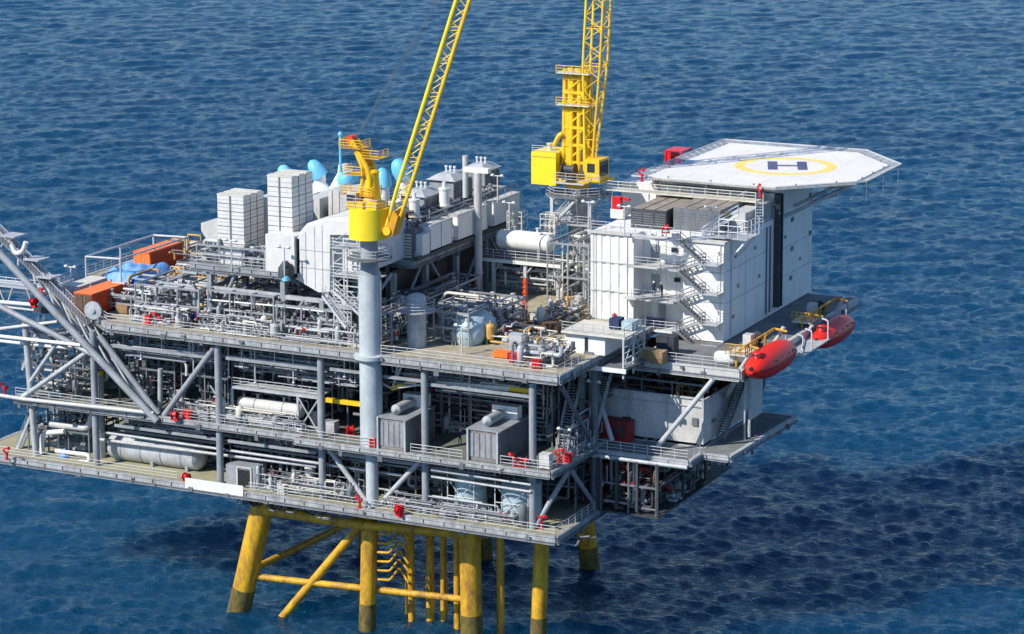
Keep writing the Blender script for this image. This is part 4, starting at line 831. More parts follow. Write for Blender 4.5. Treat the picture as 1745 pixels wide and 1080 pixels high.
def hood(label, px, py, X, w, d, m='steel_grey'):
    p = ax(px, py, X); Y = p.y; t = thing('gallery_hood', label, 'hood', (p.x, Y, ZP + 0.7), 'grey hoods behind the gallery')
    B().box(p.x - w / 2, p.x + w / 2, Y, Y + d, ZP, p.z).build('casing', m, t)
    b = B(); e = 0.35; vs = [(p.x - w / 2 - e, Y - e, p.z), (p.x + w / 2 + e, Y - e, p.z), (p.x + w / 2 + e, Y + d + e, p.z), (p.x - w / 2 - e, Y + d + e, p.z), (p.x - w / 4, Y + 0.8, p.z + 0.7), (p.x + w / 4, Y + 0.8, p.z + 0.7), (p.x + w / 4, Y + d - 0.8, p.z + 0.7), (p.x - w / 4, Y + d - 0.8, p.z + 0.7)]
    b.add(vs, [(0, 3, 2, 1), (4, 5, 6, 7), (0, 1, 5, 4), (1, 2, 6, 5), (2, 3, 7, 6), (3, 0, 4, 7)]); b.build('roof', 'steel_light', t)
    b = B()
    for k in range(3): b.box(p.x + w / 2 + 0.001, p.x + w / 2 + 0.08, Y + 0.5 + k * d / 3, Y + 0.5 + k * d / 3 + d / 4, ZP + 1, p.z - 0.4)
    b.build('side_panel', 'steel_mid', t)
    b = B()
    for k in range(3): b.lathe((p.x - 0.6 + k * 0.6, Y + d / 2, p.z + 0.7), (0, 0, 1), [(0, 0.12), (0.5, 0.12), (0.55, 0.2), (0.75, 0.2)], 8)
    b.build('roof_vent', 'white', t)
hood('nearest grey peaked hood beside the crane boom foot', 703, 334, -28.6, 3.2, 4.5)
hood('middle grey peaked hood with white cylinder in front', 752, 307, -28.6, 3.4, 5)
hood('farthest grey peaked hood behind the tall white pole', 808, 290, -28.6, 3.0, 4)
def drumv(label, px, pyt, pyb, X, rp):
    p, q = ax(px, pyt, X), ax(px, pyb, X); Y = p.y; q = ay(px, pyb, Y); r = rp / 14.9; t = thing('silencer', label, 'silencer', (p.x, Y, q.z), 'white gallery silencers')
    B().lathe((p.x, Y, q.z), (0, 0, 1), [(0, r), (p.z - q.z, r), (p.z - q.z + 0.01, r * 1.12), (p.z - q.z + 0.25, r * 1.12)], 20).build('body', 'white', t)
    B().lathe((p.x, Y, p.z + 0.2), (0, 0, 1), [(0, 0.25), (0.8, 0.22)], 10).build('neck', 'white', t)
    B().lathe((p.x, Y, ZP), (0, 0, 1), [(0, r * 0.5), (q.z - ZP, r * 0.6)], 14).build('stand', 'steel_light', t)
    B().lathe((p.x, Y, q.z - 0.2), (0, 0, 1), [(0, r * 1.3), (0.2, r * 1.3)], 18).build('base_ring', 'cream', t)
drumv('nearer white upright silencer drum beside the crane boom', 706, 342, 366, -25.6, 9.5)
drumv('farther white upright silencer drum on a thin neck', 757, 323, 348, -25.6, 9.5)
p0_ = ax(870, 345, -24); B().rail([(-23.2, 19, 45.13), (-23.2, 43.6, 45.13)], 1.1, 1.8).build('top_rail', 'steel_mid', ud)
t = thing('gallery_tower', 'cream louvred block under the near end of the gallery', 'housing', (-25, 16.6, ZP)); p = ay(708, 388, 13)
B().box(-27.3, -23.6, 16.6, 18.6, ZP, 44.9).build('casing', 'steel_mid', t); b = B()
for k in range(8): b.box(-26.9, -24.0, 16.5, 16.598, ZP + 0.2 + k * 0.38, ZP + 0.42 + k * 0.38)
b.build('louvre', 'cream', t); B().box(-23.598, -22.7, 16.9, 18.7, ZP, 44.3).build('white_door_panel', 'white', t)
t = thing('service_mast', 'tall thick white pole with a horizontal arm on top in front of the white boxes', 'mast', (-22.4, 30.9, ZU))
B().tube((-22.4, 30.9, ZU), (-22.4, 30.9, 49.7), 0.5, 18).build('pole', 'white_dirty', t); B().box(-24.2, -20.8, 30.5, 31.3, 49.7, 50.3).build('arm', 'white', t)
p = ay(793, 292, 33); q = ay(793, 265, 33); B().tube((p.x, 33, 46), (p.x, 33, q.z), 0.36, 14).build('stub_pole', 'white_dirty', t)
b = B()
for z in (37, 40.5, 44): b.lathe((-22.4, 30.9, z), (0, 0, 1), [(0, 0.52), (0, 0.62), (0.15, 0.62), (0.15, 0.52)], 16)
b.build('collar', 'steel_light', t)
# ------------------------------------------------------------------ vessels
def hvessel(name, label, c, axis, L, r, m, saddles=2, z0=None, bands=0, grp=None, dome=0.45):
    c = V(c); a = V(axis).normalized(); t = thing(name, label, 'vessel', (c.x, c.y, z0 if z0 is not None else c.z - r - 0.5), grp)
    k = r * dome; B().lathe(c - a * (L / 2), a, [(0, 0.02), (k * 0.12, r * 0.45), (k * 0.45, r * 0.8), (k, r), (L - k, r), (L - k * 0.45, r * 0.8), (L - k * 0.12, r * 0.45), (L, 0.02)], 32).build('shell', m, t)
    for i in range(saddles):
        p = c + a * (L * ((i + 0.5) / saddles - 0.5) * 1.1); b = B(); zz = z0 if z0 is not None else c.z - r - 0.5
        s = a.cross(V((0, 0, 1))) * r * 0.8; b.beam(V((p.x, p.y, zz)) , V((p.x, p.y, c.z - r * 0.6)), 0.3, 0.3) if abs(a.x) > 2 else b.box(p.x - (0.18 if abs(a.x) > .5 else r * 0.8), p.x + (0.18 if abs(a.x) > .5 else r * 0.8), p.y - (r * 0.8 if abs(a.x) > .5 else 0.18), p.y + (r * 0.8 if abs(a.x) > .5 else 0.18), zz, c.z - r * 0.55); b.build('saddle', 'steel_grey', t)
    for i in range(bands):
        p = c + a * (L * ((i + 0.5) / bands - 0.5) * 0.85); B().lathe(p - a * 0.05, a, [(0, r + 0.003), (0.0, r + 0.05), (0.1, r + 0.05), (0.1, r + 0.003)], 32).build('band', 'steel_grey', t)
    for i in range(2):
        p = c + a * (L * (i - 0.5) * 0.4); B().tube(p + V((0, 0, r - 0.05)), p + V((0, 0, r + 0.45)), 0.14, 10).lathe(p + V((0, 0, r + 0.45)), (0, 0, 1), [(0, 0.26), (0.08, 0.26)], 12).build('nozzle', m, t)
    return t
def vvessel(name, label, x, y, z0, h, r, m, rings=0, grp=None, cat='vessel', top='dome', n=32):
    t = thing(name, label, cat, (x, y, z0), grp)
    pr = [(0, r), (h - r * 0.4, r), (h - r * 0.15, r * 0.8), (h, r * 0.35), (h + 0.02, 0.02)] if top == 'dome' else [(0, r), (h, r), (h + 0.15, r * 0.9), (h + 0.3, 0.02)]
    B().lathe((x, y, z0), (0, 0, 1), pr, n).build('shell', m, t)
    for k in range(rings): z = z0 + h * (k + 1) / (rings + 1); B().lathe((x, y, z), (0, 0, 1), [(0, r + 0.002), (0, r + 0.06), (0.12, r + 0.06), (0.12, r + 0.002)], n).build('ring', m, t)
    return t
p = ay(272, 768, 3.6); hvessel('separator_vessel', 'long pale grey horizontal vessel on the lowest deck near the left', (p.x - 0.3, 3.6, p.z), (1, 0, 0), 13.5, 1.68, 'steel_light', 3, ZL, 4)
p = ay(120, 765, 6); hvessel('separator_vessel', 'pale green horizontal vessel behind bent white pipes at the left of the lowest deck', (p.x, 6, p.z + 0.3), (1, 0, 0), 7.5, 1.5, 'pale_blue', 2, ZL, 1)
p = ay(462, 693, 2.6); hvessel('separator_vessel', 'slim white horizontal vessel inside a frame on the middle deck', (p.x, 2.6, p.z), (1, 0, 0), 9.0, 0.85, 'white_dirty', 3, ZM, 2)
hvessel('separator_vessel', 'fat white horizontal vessel on a raised platform right of the white boxes', (-17.8, 35, 40.7), (1, 0, 0), 8.0, 1.25, 'white', 2, 38.6, 0)
p = az(787, 590, 34); hvessel('dome_vessel', 'grey green round ended hood on the main deck behind the crane column', (p.x, p.y + 3, ZU + 1.3), (0.15, 1, 0), 6.0, 2.1, 'pale_blue', 1, ZU, 0, dome=0.6)
p = az(850, 545, 34); hvessel('dome_vessel', 'cream tarpaulin covered round hood on the main deck', (p.x, p.y + 1, ZU + 0.6), (1, 0.15, 0), 6.4, 2.0, 'cream', 1, ZU, 0, dome=0.9)
t = vvessel('column_vessel', 'grey upright cylinder with ring platform right of the crane column', -17.1, 4.9, ZU, 6.2, 1.12, 'steel_light', 2)
B().lathe((-17.1, 4.9, 38.2), (0, 0, 1), [(0, 1.15), (0, 2.2), (0.1, 2.2), (0.1, 1.15)], 20).build('platform', 'steel_light', t); B().rail([(-17.1 + 2.15 * math.cos(a * math.pi / 5), 4.9 + 2.15 * math.sin(a * math.pi / 5), 38.3) for a in range(10)], closed=True).build('handrail', 'rail', t)
p = az(525, 832, ZL); vvessel('pot_vessel', 'small white upright pot on legs on the lowest deck', p.x, p.y + 0.5, ZL + 0.5, 2.4, 0.62, 'white', 1)
for lab, x, r in (('left of the two pale blue round tanks on the lowest deck', -9.3, 1.85), ('right and wider of the two pale blue round tanks on the lowest deck', -2.9, 2.3)):
    t = vvessel('storage_tank', lab, x, 3.1, ZL, 4.4, r, 'pale_blue', 2, 'pale blue tanks', 'tank', 'flat', 40)
    b = B()
    for s in (-1, 1): b.tube((x + s * r * 0.9, 0.55, ZL), (x + s * r * 0.9, 0.55, ZM - 1.2), 0.07, 6)
    for k in (0, 1, 2): b.tube((x - r * 0.9, 0.55, ZL + 0.3 + k * 2), (x + r * 0.9, 0.55, ZL + 0.3 + k * 2), 0.05, 6)
    b.tube((x - r * 0.9, 0.55, ZL + 0.3), (x + r * 0.9, 0.55, ZL + 4.3), 0.05, 6); b.tube((x + r * 0.9, 0.55, ZL + 0.3), (x - r * 0.9, 0.55, ZL + 4.3), 0.05, 6)
    b.build('cross_frame', 'rail', t)
# vessel platform on the main deck
t = thing('vessel_platform', 'cream railed platform on legs under the fat white vessel', 'platform', (-17, 35, ZU))
B().box(-23.0, -12.0, 33, 38.4, 38.4, 38.6).build('floor', 'deck_green', t); B().beam((-23, 32.9, 38.35), (-12, 32.9, 38.35), 0.3, 0.4).build('edge_beam', 'white', t)
for x in (-21.4, -17, -12.4):
    for y in (33.2, 38.2): B().box(x - 0.2, x + 0.2, y - 0.2, y + 0.2, ZU, 38.38).build('leg', 'rail', t)
    B().tube((x, 33.2, 36.8), (x + 1.2, 33.2, 38.3), 0.1, 6).build('knee_brace', 'rail', t)
B().rail([(-22.9, 33, 38.6), (-12.1, 33, 38.6), (-12.1, 38.3, 38.6)], 1.1, 1.6).build('handrail', 'rail', t)
for i, (x, lab) in enumerate(((-19.6, 'left small valve cage standing above the fat white vessel'), (-15.0, 'right small valve cage standing above the fat white vessel'))):
    t = thing('valve_cage', lab, 'valve cage', (x, 36, 42.0), 'valve cages above the white vessel'); b = B()
    for dx in (-1, 1):
        for dy in (-0.8, 0.8): b.tube((x + dx, 36.2 + dy, 41.6), (x + dx, 36.2 + dy, 44.2), 0.06, 6)
    for z in (41.9, 42.8, 43.6, 44.2): 
        for dy in (-0.8, 0.8): b.tube((x - 1, 36.2 + dy, z), (x + 1, 36.2 + dy, z), 0.05, 6)
        for dx in (-1, 1): b.tube((x + dx, 35.4, z), (x + dx, 37.0, z), 0.05, 6)
    b.build('cage', 'cream', t)
    for k in range(3): B().lathe((x - 0.6 + k * 0.6, 36.2, 41.8), (0, 0, 1), [(0, 0.15), (0.5, 0.25), (1.2, 0.28), (1.5, 0.12), (2.0 + 0.3 * k, 0.1)], 10).build('relief_valve', 'white_dirty', t)
# generator enclosures on the middle deck
def genset(label, x0, x1, y0, y1, z0, h, front='steel_grey'):
    t = thing('generator_enclosure', label, 'generator', ((x0 + x1) / 2, y0, z0), 'grey generator enclosures')
    B().box(x0, x1, y0, y1, z0, z0 + h).build('casing', 'gen_grey', t)
    b = B(); n = 5; w = (x1 - x0 - 0.3) / n
    for i in range(n): b.box(x0 + 0.2 + i * w, x0 + 0.2 + i * w + w * 0.7, y0 - 0.06, y0 - 0.001, z0 + 0.4, z0 + h - 0.4)
    b.build('front_louvre', front, t)
    b = B()
    for i in range(4): y = y0 + 0.4 + i * (y1 - y0 - 0.4) / 4; b.box(x1 + 0.001, x1 + 0.05, y, y + (y1 - y0) / 4 - 0.4, z0 + 0.3, z0 + h - 0.3)
    b.build('side_door', 'steel_mid', t)
    B().box(x0 - 0.12, x1 + 0.12, y0 - 0.15, y1 + 0.1, z0 + h, z0 + h + 0.12).build('roof', 'steel_grey', t)
    c = V(((x0 + x1) / 2 - 0.2, y0 + 1.2, z0 + h + 0.75)); B().lathe(c, (0, 1, 0), [(-0.5, 0.12), (-0.3, 0.3), (0, 0.6), (3.6, 0.6), (3.8, 0.3)], 20).build('silencer', 'steel_light', t)
    B().box(x0 + 0.4, x1 - 0.3, y0 + 5.2, y0 + 6.4, z0 + h + 0.121, z0 + h + 1.6).build('air_inlet', 'white', t)
    for x in (x0 + 0.1, x1 - 0.1): B().box(x - 0.1, x + 0.1, y0 - 0.35, y0 - 0.15, z0 - 0.1, z0 + h + 0.1).build('corner_post', 'steel_light', t)
genset('left grey generator enclosure, tucked against the crane column', -18.9, -15.2, -1.2, 5.6, ZM + 0.02, 3.6)
genset('right grey generator enclosure with brownish side, between the columns', -7.6, -3.7, -0.9, 7.0, ZM + 0.02, 3.5)
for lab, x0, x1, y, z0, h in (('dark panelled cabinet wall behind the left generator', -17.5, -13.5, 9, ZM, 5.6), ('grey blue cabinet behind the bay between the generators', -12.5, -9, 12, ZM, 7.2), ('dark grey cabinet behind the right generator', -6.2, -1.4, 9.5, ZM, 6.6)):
    wall('equipment_cabinet', lab, x0, x1, y, y + 2.5, z0 + 0.01, z0 + h, 'steel_dark', 0.9, 'cabinet')  # dark paint imitates the shade inside the generator bay
# lower deck shed, drum
t = thing('equipment_shed', 'small grey shed with a dark opening on the lowest deck', 'shed', (-42, 1, ZL)); p = az(395, 832, ZL)
B().box(p.x - 1.4, p.x + 2.6, p.y + 1, p.y + 3.6, ZL, ZL + 2.5).build('shell', 'steel_grey', t); B().box(p.x + 0.3, p.x + 2.0, p.y + 0.93, p.y + 0.999, ZL, ZL + 2.1).build('opening', 'black', t)
b = B(); b.box(p.x + 0.1, p.x + 0.29, p.y + 0.85, p.y + 0.99, ZL, ZL + 2.3); b.box(p.x + 2.01, p.x + 2.2, p.y + 0.85, p.y + 0.99, ZL, ZL + 2.3); b.box(p.x + 0.1, p.x + 2.2, p.y + 0.84, p.y + 0.995, ZL + 2.31, ZL + 2.5); b.build('door_frame', 'white_dirty', t)
p = az(432, 826, ZL); b = B().lathe((p.x, p.y + 0.8, ZL + 0.8), (1, 0.25, 0), [(0, 0.1), (0.05, 0.75), (2.2, 0.75), (2.25, 0.1)], 20); tag(b.build('red_drum', 'red_rust', origin=(p.x, p.y, ZL)), 'large dull red drum lying beside the shed on the lowest deck', 'drum')
# container at the right of the middle bay, in shade
t = thing('red_container', 'dull red open sided container in the shade before the white lower module', 'container', (3.5, 14.8, ZM))
B().box(1.5, 5.6, 13.6, 15.4, ZM - 0.33, ZM + 2.1).build('body', 'red_rust', t); b = B()
for k in range(5): b.box(1.5 + k * 0.98, 1.62 + k * 0.98, 13.5, 13.598, ZM - 0.33, ZM + 2.1)
b.build('rib', 'red', t); B().box(3.9, 5.2, 13.54, 13.597, ZM + 0.4, ZM + 1.7).build('opening', 'steel_dark', t)
for lab, a in (('broad grey stair inside the right end of the middle deck', ((-0.5, 12.5, ZM + 6.5), (1.8, 3.5, ZM + 0.2))), ('second shaded stair rising toward the right end of the main deck', ((2.6, 9, ZM), (2.4, 16, ZU - 1.5)))):
    t = thing('deck_stair', lab, 'stairs', a[0]); flight(a[0], a[1], 1.2, t, 'steel_light')
# yellow runway beams
for lab, a, m_ in (('short yellow hoist beam left of the crane column', ((556, 681), (618, 689)), 'yellow'), ('yellow hoist beam tip right of the crane column', ((668, 662), (712, 648)), 'yellow'), ('long cream hoist beam over the generator bay', ((745, 652), (868, 662)), 'cream'), ('yellow end piece of the hoist beam at the right column', ((868, 662), (904, 666)), 'yellow')):
    p, q = ay(*a[0], 1.8), ay(*a[1], 1.8); tag(B().beam(p, q, 0.35, 0.5).build('hoist_beam', m_, origin=p), lab, 'beam', 'hoist beams')
b = B(); p = ay(668, 662, 1.8); b.tube(ay(642, 648, 1.0), p, 0.13, 8); b.tube(p, ay(720, 655, 1.0), 0.12, 8); b.tube(p, ay(686, 620, 1), 0.12, 8); b.tube(p, ay(680, 618, 1), 0.1, 8)
tag(b.build('hoist_bracket', 'rail', origin=p), 'white spider bracket of thin tubes beside the crane column', 'bracket')
# ------------------------------------------------------------------ pipework
P_ = piping
P_('piping_module', 'dense grey pipework on the main deck under the intake towers', -54, -45, 2.5, 11, ZU, 38.5, 44, 1, eq=7)
P_('piping_module', 'grey machinery and pipes between the raised deck columns on the left', -44, -35, 3, 12, ZU, 38.6, 48, 2, eq=6)
P_('piping_module', 'grey machinery and pipes in front of the raised deck near the crane', -34, -24, 2, 10, ZU, 38.0, 46, 3, eq=5, mats=('steel_grey', 'steel_mid', 'steel_light'))
P_('piping_module', 'pipes on the process deck in front of the intake towers', -46.5, -37, 4.6, 7, ZP, 43.6, 22, 4, eq=4)
P_('piping_module', 'white and grey pipework around the upright cylinder', -16, -11.5, 7, 12, ZU, 38, 30, 5, eq=3, frame=True)
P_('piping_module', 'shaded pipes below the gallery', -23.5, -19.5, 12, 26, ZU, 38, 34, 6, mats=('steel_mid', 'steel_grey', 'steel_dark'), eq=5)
P_('piping_module', 'pale pipework below and beside the vessel platform', -22.5, -13, 33.5, 38, ZU, 38, 30, 7, mats=('white_dirty', 'steel_light', 'steel_mid'), eq=4, frame=False)
P_('piping_module', 'pale pipework between the rear crane column and the living quarters', -11.5, -6, 28, 40, ZU, 42.5, 40, 8, mats=('white_dirty', 'steel_light', 'cream', 'steel_mid'), eq=5)
P_('piping_module', 'cream cluttered pipework at the far left rear of the main deck', -66, -50, 27, 37, ZU, 36.6, 50, 9, mats=('cream', 'steel_light', 'ochre', 'white_dirty', 'steel_mid'), eq=8)
P_('piping_module', 'cream and rust pipework beside the orange container', -61, -49, 9.5, 17, ZU, 36.2, 54, 10, mats=('cream', 'steel_light', 'ochre', 'steel_grey', 'brown'), eq=8)
P_('piping_module', 'pipes and cabinets along the left front edge of the main deck', -64, -52, 4.5, 10, ZU, 36.3, 34, 11, eq=8)
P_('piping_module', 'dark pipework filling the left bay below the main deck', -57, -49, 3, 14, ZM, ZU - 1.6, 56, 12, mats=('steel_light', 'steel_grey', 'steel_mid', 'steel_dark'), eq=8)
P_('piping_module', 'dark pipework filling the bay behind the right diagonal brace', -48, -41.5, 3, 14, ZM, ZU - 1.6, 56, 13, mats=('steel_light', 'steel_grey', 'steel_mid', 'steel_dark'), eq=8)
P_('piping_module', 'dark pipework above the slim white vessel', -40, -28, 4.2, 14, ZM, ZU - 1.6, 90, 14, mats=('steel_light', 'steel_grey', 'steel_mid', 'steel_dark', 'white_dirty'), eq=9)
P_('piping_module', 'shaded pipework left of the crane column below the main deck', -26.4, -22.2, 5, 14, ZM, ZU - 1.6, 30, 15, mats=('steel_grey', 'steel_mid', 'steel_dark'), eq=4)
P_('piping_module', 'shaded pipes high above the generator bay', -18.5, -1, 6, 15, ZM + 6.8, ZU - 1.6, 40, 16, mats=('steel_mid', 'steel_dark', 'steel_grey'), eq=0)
P_('piping_module', 'bright pipework at the open left end of the middle deck', -69, -59, 1.5, 12, ZM, ZU - 2.6, 80, 17, mats=('white_dirty', 'steel_light', 'cream', 'steel_mid', 'steel_light'), eq=9)
P_('piping_module', 'pale pipework at the open left end of the lowest deck', -70, -61, 2.0, 12, ZL, ZM - 1.2, 50, 18, mats=('white_dirty', 'steel_light', 'pale_blue', 'steel_mid'), eq=6)
P_('piping_module', 'pipes above and behind the long grey vessel', -57, -43, 5.6, 13, ZL, ZM - 1.1, 60, 19, mats=('steel_light', 'steel_grey', 'steel_mid', 'steel_dark'), eq=4)
P_('piping_module', 'pipes and pumps in the middle of the lowest deck', -40, -28, 3.5, 12, ZL, ZM - 1.1, 60, 20, mats=('steel_light', 'steel_grey', 'steel_mid', 'steel_dark'), eq=7)
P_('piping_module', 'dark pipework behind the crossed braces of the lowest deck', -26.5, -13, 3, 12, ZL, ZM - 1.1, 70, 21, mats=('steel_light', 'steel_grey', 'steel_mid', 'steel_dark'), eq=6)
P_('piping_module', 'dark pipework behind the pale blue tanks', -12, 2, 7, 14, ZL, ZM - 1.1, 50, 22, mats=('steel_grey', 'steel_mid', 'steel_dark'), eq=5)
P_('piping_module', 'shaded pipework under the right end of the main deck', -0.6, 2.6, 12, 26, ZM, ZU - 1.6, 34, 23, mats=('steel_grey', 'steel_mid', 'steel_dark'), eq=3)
P_('piping_module', 'small grey pipes and boxes near the right front corner of the main deck', -4, 2.4, 1.2, 6.6, ZU, 35.7, 34, 24, mats=('steel_light', 'cream', 'steel_mid', 'steel_grey'), eq=7, frame=False)
P_('piping_module', 'low clutter of hoses and boxes beside the cream hood', -11, -2.5, 9, 14, ZU, 35.4, 22, 25, mats=('cream', 'brown', 'steel_mid', 'ochre', 'white_dirty'), eq=6, frame=False, rmax=0.2)
P_('piping_module', 'low pipe run clutter along the left front edge of the main deck', -54, -45.5, 0.4, 2.2, ZU, 35.6, 40, 31, mats=('steel_light', 'cream', 'steel_grey', 'white_dirty'), eq=7, rmax=0.14, frame=False)
P_('piping_module', 'low pipe run clutter on the main deck edge below the intake towers', -44.5, -34, 0.4, 2.6, ZU, 35.8, 50, 32, mats=('steel_light', 'cream', 'steel_grey', 'white_dirty'), eq=9, rmax=0.14, frame=False)
P_('piping_module', 'low pipe run clutter on the main deck edge left of the crane', -33.5, -22.6, 0.4, 2.0, ZU, 36.0, 50, 33, mats=('steel_light', 'steel_mid', 'steel_grey', 'white_dirty'), eq=8, rmax=0.14, frame=False)
P_('piping_module', 'thin pipes and posts between the crane column and the upright cylinder', -22.5, -18.8, 2, 10, ZU, 38.4, 46, 34, mats=('steel_light', 'steel_mid', 'white_dirty', 'steel_grey'), eq=3, rmax=0.16)
P_('piping_module', 'thin pale pipes behind the upright cylinder', -18.5, -10.5, 13, 20, ZU, 37.4, 60, 35, mats=('steel_light', 'steel_mid', 'cream', 'white_dirty'), eq=6, rmax=0.16)
P_('piping_module', 'cream and brown clutter on the tan deck before the living quarters', -9.5, -5.5, 19, 27, ZU, 35.6, 34, 36, mats=('cream', 'ochre', 'brown', 'steel_mid', 'white_dirty'), eq=6, rmax=0.16, frame=False)
P_('piping_module', 'thin pipes on the middle deck edge right of the flare boom foot', -48, -30, 0.3, 1.0, ZM, 24.6, 40, 37, mats=('steel_light', 'cream', 'steel_grey'), eq=6, rmax=0.1, frame=False)
P_('piping_module', 'small pumps and pipes on the lowest deck edge left of the crane', -38, -22, -0.9, 1.8, ZL, 17.6, 46, 38, mats=('steel_light', 'cream', 'steel_grey', 'steel_mid'), eq=9, rmax=0.12, frame=False)
P_('piping_module', 'small pipes on the lowest deck edge below the generators', -19, -1, -0.9, 0.4, ZL, 17.4, 40, 39, mats=('steel_light', 'steel_mid', 'steel_grey'), eq=4, rmax=0.12, frame=False)
P_('piping_module', 'thin hanging pipes above the generator bay near the deck edge', -19, -1, 1.6, 5.4, 30.2, ZU - 1.0, 60, 40, mats=('steel_light', 'steel_mid', 'steel_grey'), eq=0, rmax=0.1, frame=False)
P_('piping_module', 'thin hanging pipes just under the main deck edge on the left', -57, -42, 1.0, 4, 29.5, ZU - 1.0, 60, 41, mats=('steel_light', 'steel_mid', 'steel_grey'), eq=0, rmax=0.1, frame=False)
P_('piping_module', 'thin hanging pipes just under the main deck edge in the middle', -40, -23, 1.0, 4, 29.0, ZU - 1.0, 64, 42, mats=('steel_light', 'steel_mid', 'steel_grey'), eq=0, rmax=0.1, frame=False)
P_('piping_module', 'thin hanging pipes just under the middle deck edge', -56, -28, 1.2, 3.4, 21.0, ZM - 0.8, 60, 43, mats=('steel_light', 'steel_mid', 'steel_grey'), eq=0, rmax=0.1, frame=False)
P_('piping_module', 'thin hanging pipes below the generators', -26, -1, 0.8, 4, 20.4, ZM - 0.8, 64, 44, mats=('steel_light', 'steel_mid', 'steel_grey'), eq=0, rmax=0.1, frame=False)
P_('piping_module', 'cream pipes and hoists beside the farther orange container', -62, -48, 20, 26, ZU, 37.4, 60, 45, mats=('cream', 'ochre', 'steel_light', 'steel_mid', 'white_dirty'), eq=8, rmax=0.15, frame=False)
P_('piping_module', 'shaded pipes and rails at the right end stair of the middle deck', 0.6, 2.8, 4, 12, ZM, 27, 30, 46, mats=('steel_light', 'steel_mid', 'steel_grey'), eq=4, rmax=0.12, frame=False)
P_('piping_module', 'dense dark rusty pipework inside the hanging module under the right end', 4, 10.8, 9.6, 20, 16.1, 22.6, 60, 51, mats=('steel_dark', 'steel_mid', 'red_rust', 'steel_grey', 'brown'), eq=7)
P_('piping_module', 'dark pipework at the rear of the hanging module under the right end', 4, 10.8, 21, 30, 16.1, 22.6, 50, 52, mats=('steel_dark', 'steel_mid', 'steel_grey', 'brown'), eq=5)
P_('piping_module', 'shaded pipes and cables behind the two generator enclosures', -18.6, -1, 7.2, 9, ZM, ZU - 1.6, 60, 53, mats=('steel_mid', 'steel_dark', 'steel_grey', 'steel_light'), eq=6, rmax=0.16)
P_('piping_module', 'dark pipes inside the open top of the white lower module', 2, 13.4, 17, 28, 26.1, 30, 44, 54, mats=('brown', 'steel_dark', 'steel_mid'), eq=6)
# separate big pipes
def bigpipe(label, pts, r, m, bend=None, name='process_pipe'):
    o = B().path(pts, r, 14, bend).build(name, m, origin=pts[0]); return tag(o, label, 'pipe', 'large single pipes')
bigpipe('long yellowish bent pipe high in the left bay under the main deck', [ay(215, 604, 1.5), ay(318, 616, 1.5), ay(318, 640, 1.5)], 0.17, 'cream', 0.7)
bigpipe('cream upright pipe behind the diagonal brace', [ay(273, 700, 2), ay(273, 628, 2)], 0.3, 'steel_light')
bigpipe('long white tube along the left edge of the middle deck', [ay(-10, 672, -1.0), ay(40, 680, -1.0), ay(262, 704, -1.0)], 0.24, 'white_dirty')
bigpipe('white pipe loop standing at the far left of the lowest deck', [ay(132, 785, 1.5), ay(72, 778, 1.5), ay(72, 738, 1.5), ay(110, 735, 1.5)], 0.32, 'white', 0.8)
bigpipe('pale pipe elbow under the middle deck at the left', [ay(85, 722, 2.0), ay(150, 730, 2.0), ay(160, 700, 2)], 0.42, 'white_dirty', 0.8)
bigpipe('white pipe loop beside a blue valve on the lowest deck', [ay(95, 768, 1.0), ay(152, 775, 1.0), ay(152, 787, 1.0), ay(112, 786, 1)], 0.25, 'white', 0.5)
bigpipe('long grey pipe run below the middle deck edge', [ay(165, 735, 0.9), ay(700, 812, 0.9)], 0.16, 'steel_light')
bigpipe('second grey pipe run below the middle deck edge', [ay(165, 748, 1.4), ay(540, 795, 1.4)], 0.2, 'steel_light')
bigpipe('thin light pipe along the front of the main deck machinery', [ay(350, 510, 3.4), ay(480, 522, 3.4), ay(552, 531, 3.4)], 0.1, 'white')
bigpipe('light pipe running below the main deck edge at the left', [ay(165, 585, 1), ay(360, 603, 1), ay(540, 625, 1)], 0.14, 'steel_light')
bigpipe('pale pipe run above the pale blue tanks', [ay(735, 800, -0.9), ay(905, 826, -0.9)], 0.16, 'steel_light')
bigpipe('second pale pipe run above the pale blue tanks', [ay(735, 812, -0.5), ay(905, 838, -0.5)], 0.14, 'steel_light')
bigpipe('cream pipe bridge leading from the gallery to the cream hood', [az(745, 522, 36.4), az(760, 498, 38.0), az(830, 506, 38.0), az(838, 530, 36)], 0.18, 'cream')
p = ay(110, 778, 1.2); b = B().lathe((p.x, 1.2, p.z - 1), (0, 0, 1), [(0, 0.3), (0.8, 0.3), (0.9, 0.55), (1.4, 0.55), (1.5, 0.2), (2.0, 0.2)], 12); tag(b.build('blue_valve', 'blue_tarp', origin=(p.x, 1.2, ZL)), 'bright blue valve body at the far left of the lowest deck', 'valve')
# frame around the slim vessel on the middle deck
t = thing('crossed_rack', 'light grey cross braced frame around the slim white vessel', 'frame', (-35, 1.2, ZM)); p0 = ay(395, 660, 1.2); p1 = ay(543, 675, 1.2)
b = B(); x0, x1 = p0.x, p1.x; zt = 27.4
for x in (x0, x1 - 2.8, x1): b.box(x - 0.13, x + 0.13, 1.1, 1.35, ZM, zt)
b.box(x0, x1, 1.08, 1.37, zt, zt + 0.3); b.box(x0, x1, 1.1, 1.35, ZM + 0.6, ZM + 0.75); b.tube((x1 - 2.8, 1.2, ZM), (x1, 1.2, zt), 0.1, 6); b.tube((x1, 1.2, ZM), (x1 - 2.8, 1.2, zt), 0.1, 6); b.tube((x0 - 3, 1.2, zt), (x0, 1.2, ZM + .3), 0.1, 6)
b.build('frame', 'steel_light', t); B().rail([(x0, 1.2, zt + 0.3), (x1, 1.2, zt + 0.3)], 1.0, 1.2).build('handrail', 'rail', t); B().box(x0, x1, 1.4, 3.8, zt + 0.2, zt + 0.3).build('platform', 'steel_light', t)
